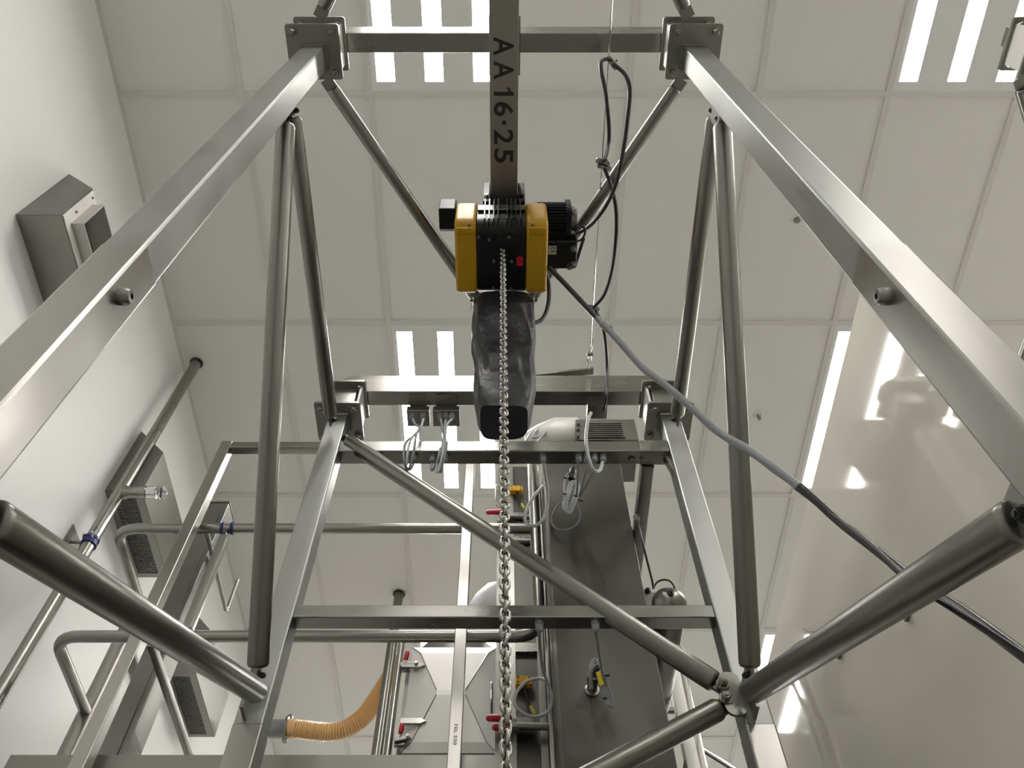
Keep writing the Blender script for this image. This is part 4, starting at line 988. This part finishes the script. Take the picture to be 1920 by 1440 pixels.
# upper coil with black plug
uc = thing('cable_coil', 'coiled pale cables with black plug hanging before the upper cabinet front', 'cable coil', A(1070, 930, Y=cy(2.2)))
for k in range(3):
    o_ = k * 3
    ring = [A(1062 + o_, 925, Y=cy(2.22 - k * 0.01)), A(1072 + o_, 902, Y=cy(2.2)), A(1080 + o_, 912, Y=cy(2.2)), A(1074 + o_, 938, Y=cy(2.2)), A(1063 + o_, 956 + o_, Y=cy(2.22)), A(1056 + o_, 950, Y=cy(2.22))]
    obj('coil_strand', MB().tube(smooth(ring, 6, True), 0.0038, 7, closed=True), 'palecable', uc, angle=80)
ring = [A(1034, 972, Y=MY - 0.02), A(1046, 948, Y=MY - 0.05), A(1066, 938, Y=MY - 0.06), A(1084, 952, Y=MY - 0.05), A(1086, 975, Y=MY - 0.04), A(1072, 990, Y=MY - 0.03), A(1050, 994, Y=MY - 0.03), A(1037, 985, Y=MY - 0.02)]
obj('coil_strand', MB().tube(smooth(ring, 6, True), 0.0034, 7, closed=True), 'greycable', uc, angle=80)
obj('black_plug', MB().lathe(A(1075, 878, Y=cy(2.18)), A(1070, 905, Y=cy(2.2)) - A(1075, 878, Y=cy(2.18)), [(0.008, 0), (0.012, 0.008), (0.012, 0.03), (0.009, 0.032), (0.013, 0.036), (0.013, 0.055), (0.008, 0.06)], 12), 'cable', uc)
for (a_, b2_) in (((1076, 929), (1083, 931)), ((1085, 937), (1093, 940)), ((1057, 895), (1062, 897)), ((1056, 925), (1061, 927))):
    obj('cable_tie', MB().tube([A(*a_, Y=cy(2.17)), A(*b2_, Y=cy(2.17))], 0.0032, 6), 'cable', uc)
obj('coil_strand', MB().tube(smooth([A(1072, 884, Y=cy(2.18)), A(1062, 892, Y=cy(2.18)), A(1058, 915, Y=cy(2.2)), A(1060, 940, Y=cy(2.22))], 5), 0.0034, 7), 'palecable', uc, angle=80)
for px, tx, lab in ((1085, 1081, 'leftmost'), (1099, 1086, 'middle'), (1114, 1088, 'rightmost')):
    pc('sensor_cable', [A(px, 863, Y=cy(1.735)), A(px - 1, 880, Y=cy(1.80)), A((px + tx) / 2, 905, Y=cy(1.98)), A(tx, 930, Y=cy(2.17))], lab + ' of three thin grey cables running down to the coiled cables', 0.0036, 'greycable')
pc('sensor_cable', [A(1108, 774, Y=cy(1.72)), A(1102, 790, Y=cy(1.70)), A(1099, 820, Y=cy(1.66)), A(1102, 850, Y=cy(1.66)), A(1112, 880, Y=cy(1.68)), A(1124, 882, Y=cy(1.71)), A(1130, 866, Y=cy(1.735))], 'thick pale cable hanging in a bow in front of the ribbed terminal box', 0.0058)
# coil on the blower
pc('sensor_cable', [A(985, 828, Y=MY + 0.02), A(996, 812, Y=MY + 0.04), A(1012, 800, Y=MY + 0.06), A(1028, 794, Y=MY + 0.06), A(1033, 799, Y=MY + 0.05), A(1022, 811, Y=MY + 0.04), A(1005, 820, Y=MY + 0.03), A(998, 818, Y=MY + 0.03), A(1010, 804, Y=MY + 0.04), A(1026, 797, Y=MY + 0.05), A(1030, 803, Y=MY + 0.04), A(1012, 822, Y=MY + 0.02), A(1006, 832, Y=MY + 0.0)], 'white cable wound up on the blower housing', 0.0046)
# cable bundles between the junction boxes and the beam below
def drop_bundle(name, top, loops, label):
    t = thing(name, label, 'cable bundle', A(*top, Y=1.68))
    for pts_, mt in loops:
        obj('bundle_strand', MB().tube(smooth([A(x, y, Y=yy) for x, y, yy in pts_], 6), 0.0042, 7), mt, t, angle=80)
    return t
drop_bundle('cable_bundle', (787, 795), [
    ([(774, 786, 1.68), (779, 796, 1.66), (786, 802, 1.66), (778, 815, 1.66), (761, 830, 1.66), (757, 855, 1.66), (762, 876, 1.68), (770, 880, 1.70), (777, 866, 1.73)], 'greycable'),
    ([(794, 786, 1.68), (790, 798, 1.66), (784, 808, 1.65), (770, 825, 1.65), (764, 850, 1.65), (763, 872, 1.67)], 'palecable'),
    ([(788, 800, 1.655), (780, 818, 1.64), (776, 845, 1.65), (770, 870, 1.67), (764, 882, 1.69), (758, 868, 1.69)], 'greycable')], 'grey cable loops under the left junction box')
drop_bundle('cable_bundle', (830, 795), [
    ([(826, 786, 1.68), (829, 800, 1.66), (832, 820, 1.65), (826, 850, 1.65), (812, 880, 1.68), (808, 878, 1.70), (811, 866, 1.73)], 'greycable'),
    ([(847, 786, 1.68), (838, 797, 1.66), (834, 822, 1.65), (830, 850, 1.65), (822, 882, 1.67), (818, 880, 1.67), (826, 840, 1.66)], 'palecable'),
    ([(836, 788, 1.68), (833, 805, 1.65), (836, 835, 1.65), (832, 862, 1.66), (827, 884, 1.68), (824, 880, 1.69), (835, 862, 1.73)], 'greycable')], 'grey cable loops under the right junction box')

# ------------------------------------------------------------------ cream glossy enclosure on the right
ZE = 2.20
XE0 = A(1455, 1180, Z=ZE).x
ya_, yb__ = A(1612, 522, Z=ZE).y, A(1446, 1296, Z=ZE).y
enc = thing('screen_panel', 'large glossy cream screen panel standing on the right', 'panel', (XE0 + 0.02, (ya_ + yb__) / 2, 0))
obj('panel_sheet', MB().box((XE0, ya_, 0.0), (XE0 + 0.03, yb__, ZE + CAM_Z)), 'gloss', enc, bevel=0.002)
for px, py in ((1484, 1274), (1577, 1228), (1705, 1156)):  # small raised steel blocks on the sheet
    p = A(px, py, X=XE0)
    obj('panel_block', MB().box(p + Vector((-0.010, -0.014, -0.005)), p + Vector((-0.0005, 0.014, 0.012))), 'plate', enc)

for pts_ in (((1483, 1215), (1498, 1203), (1515, 1196), (1531, 1184)), ((1506, 1179), (1515, 1185), (1527, 1184))):
    obj('scratch', MB().tube([A(x, y, X=XE0 - 0.0004) for x, y in pts_], 0.0009, 5), 'dark_bolt', enc)

# ------------------------------------------------------------------ small ceiling fittings
def fitting(px, py, label, kind):
    p = A(px, py, Z=HC + 0.009)
    t = thing('ceiling_sprinkler', label, 'sprinkler', (p.x, p.y, ZC + 0.009))
    obj('rosette', MB().lathe((p.x, p.y, ZC + 0.0092), (0, 0, -1), [(0.028, 0), (0.028, 0.003), (0.022, 0.005), (0.017, 0.002)], 20), 'lampbody', t)
    if kind: obj('sprinkler_head', MB().lathe((p.x, p.y, ZC + 0.006), (0, 0, -1), [(0.008, 0), (0.008, 0.012), (0.004, 0.018), (0.012, 0.028), (0.012, 0.030)], 12), 'bolt', t)
    else: obj('sensor_lens', MB().lathe((p.x, p.y, ZC + 0.006), (0, 0, -1), [(0.015, 0), (0.015, 0.006), (0.011, 0.009)], 16), 'plate', t)
fitting(1494, 412, 'small round ceiling fitting right of the front column', 0)
fitting(1421, 779, 'tiny sprinkler head in the ceiling beside the right tube braces', 1)
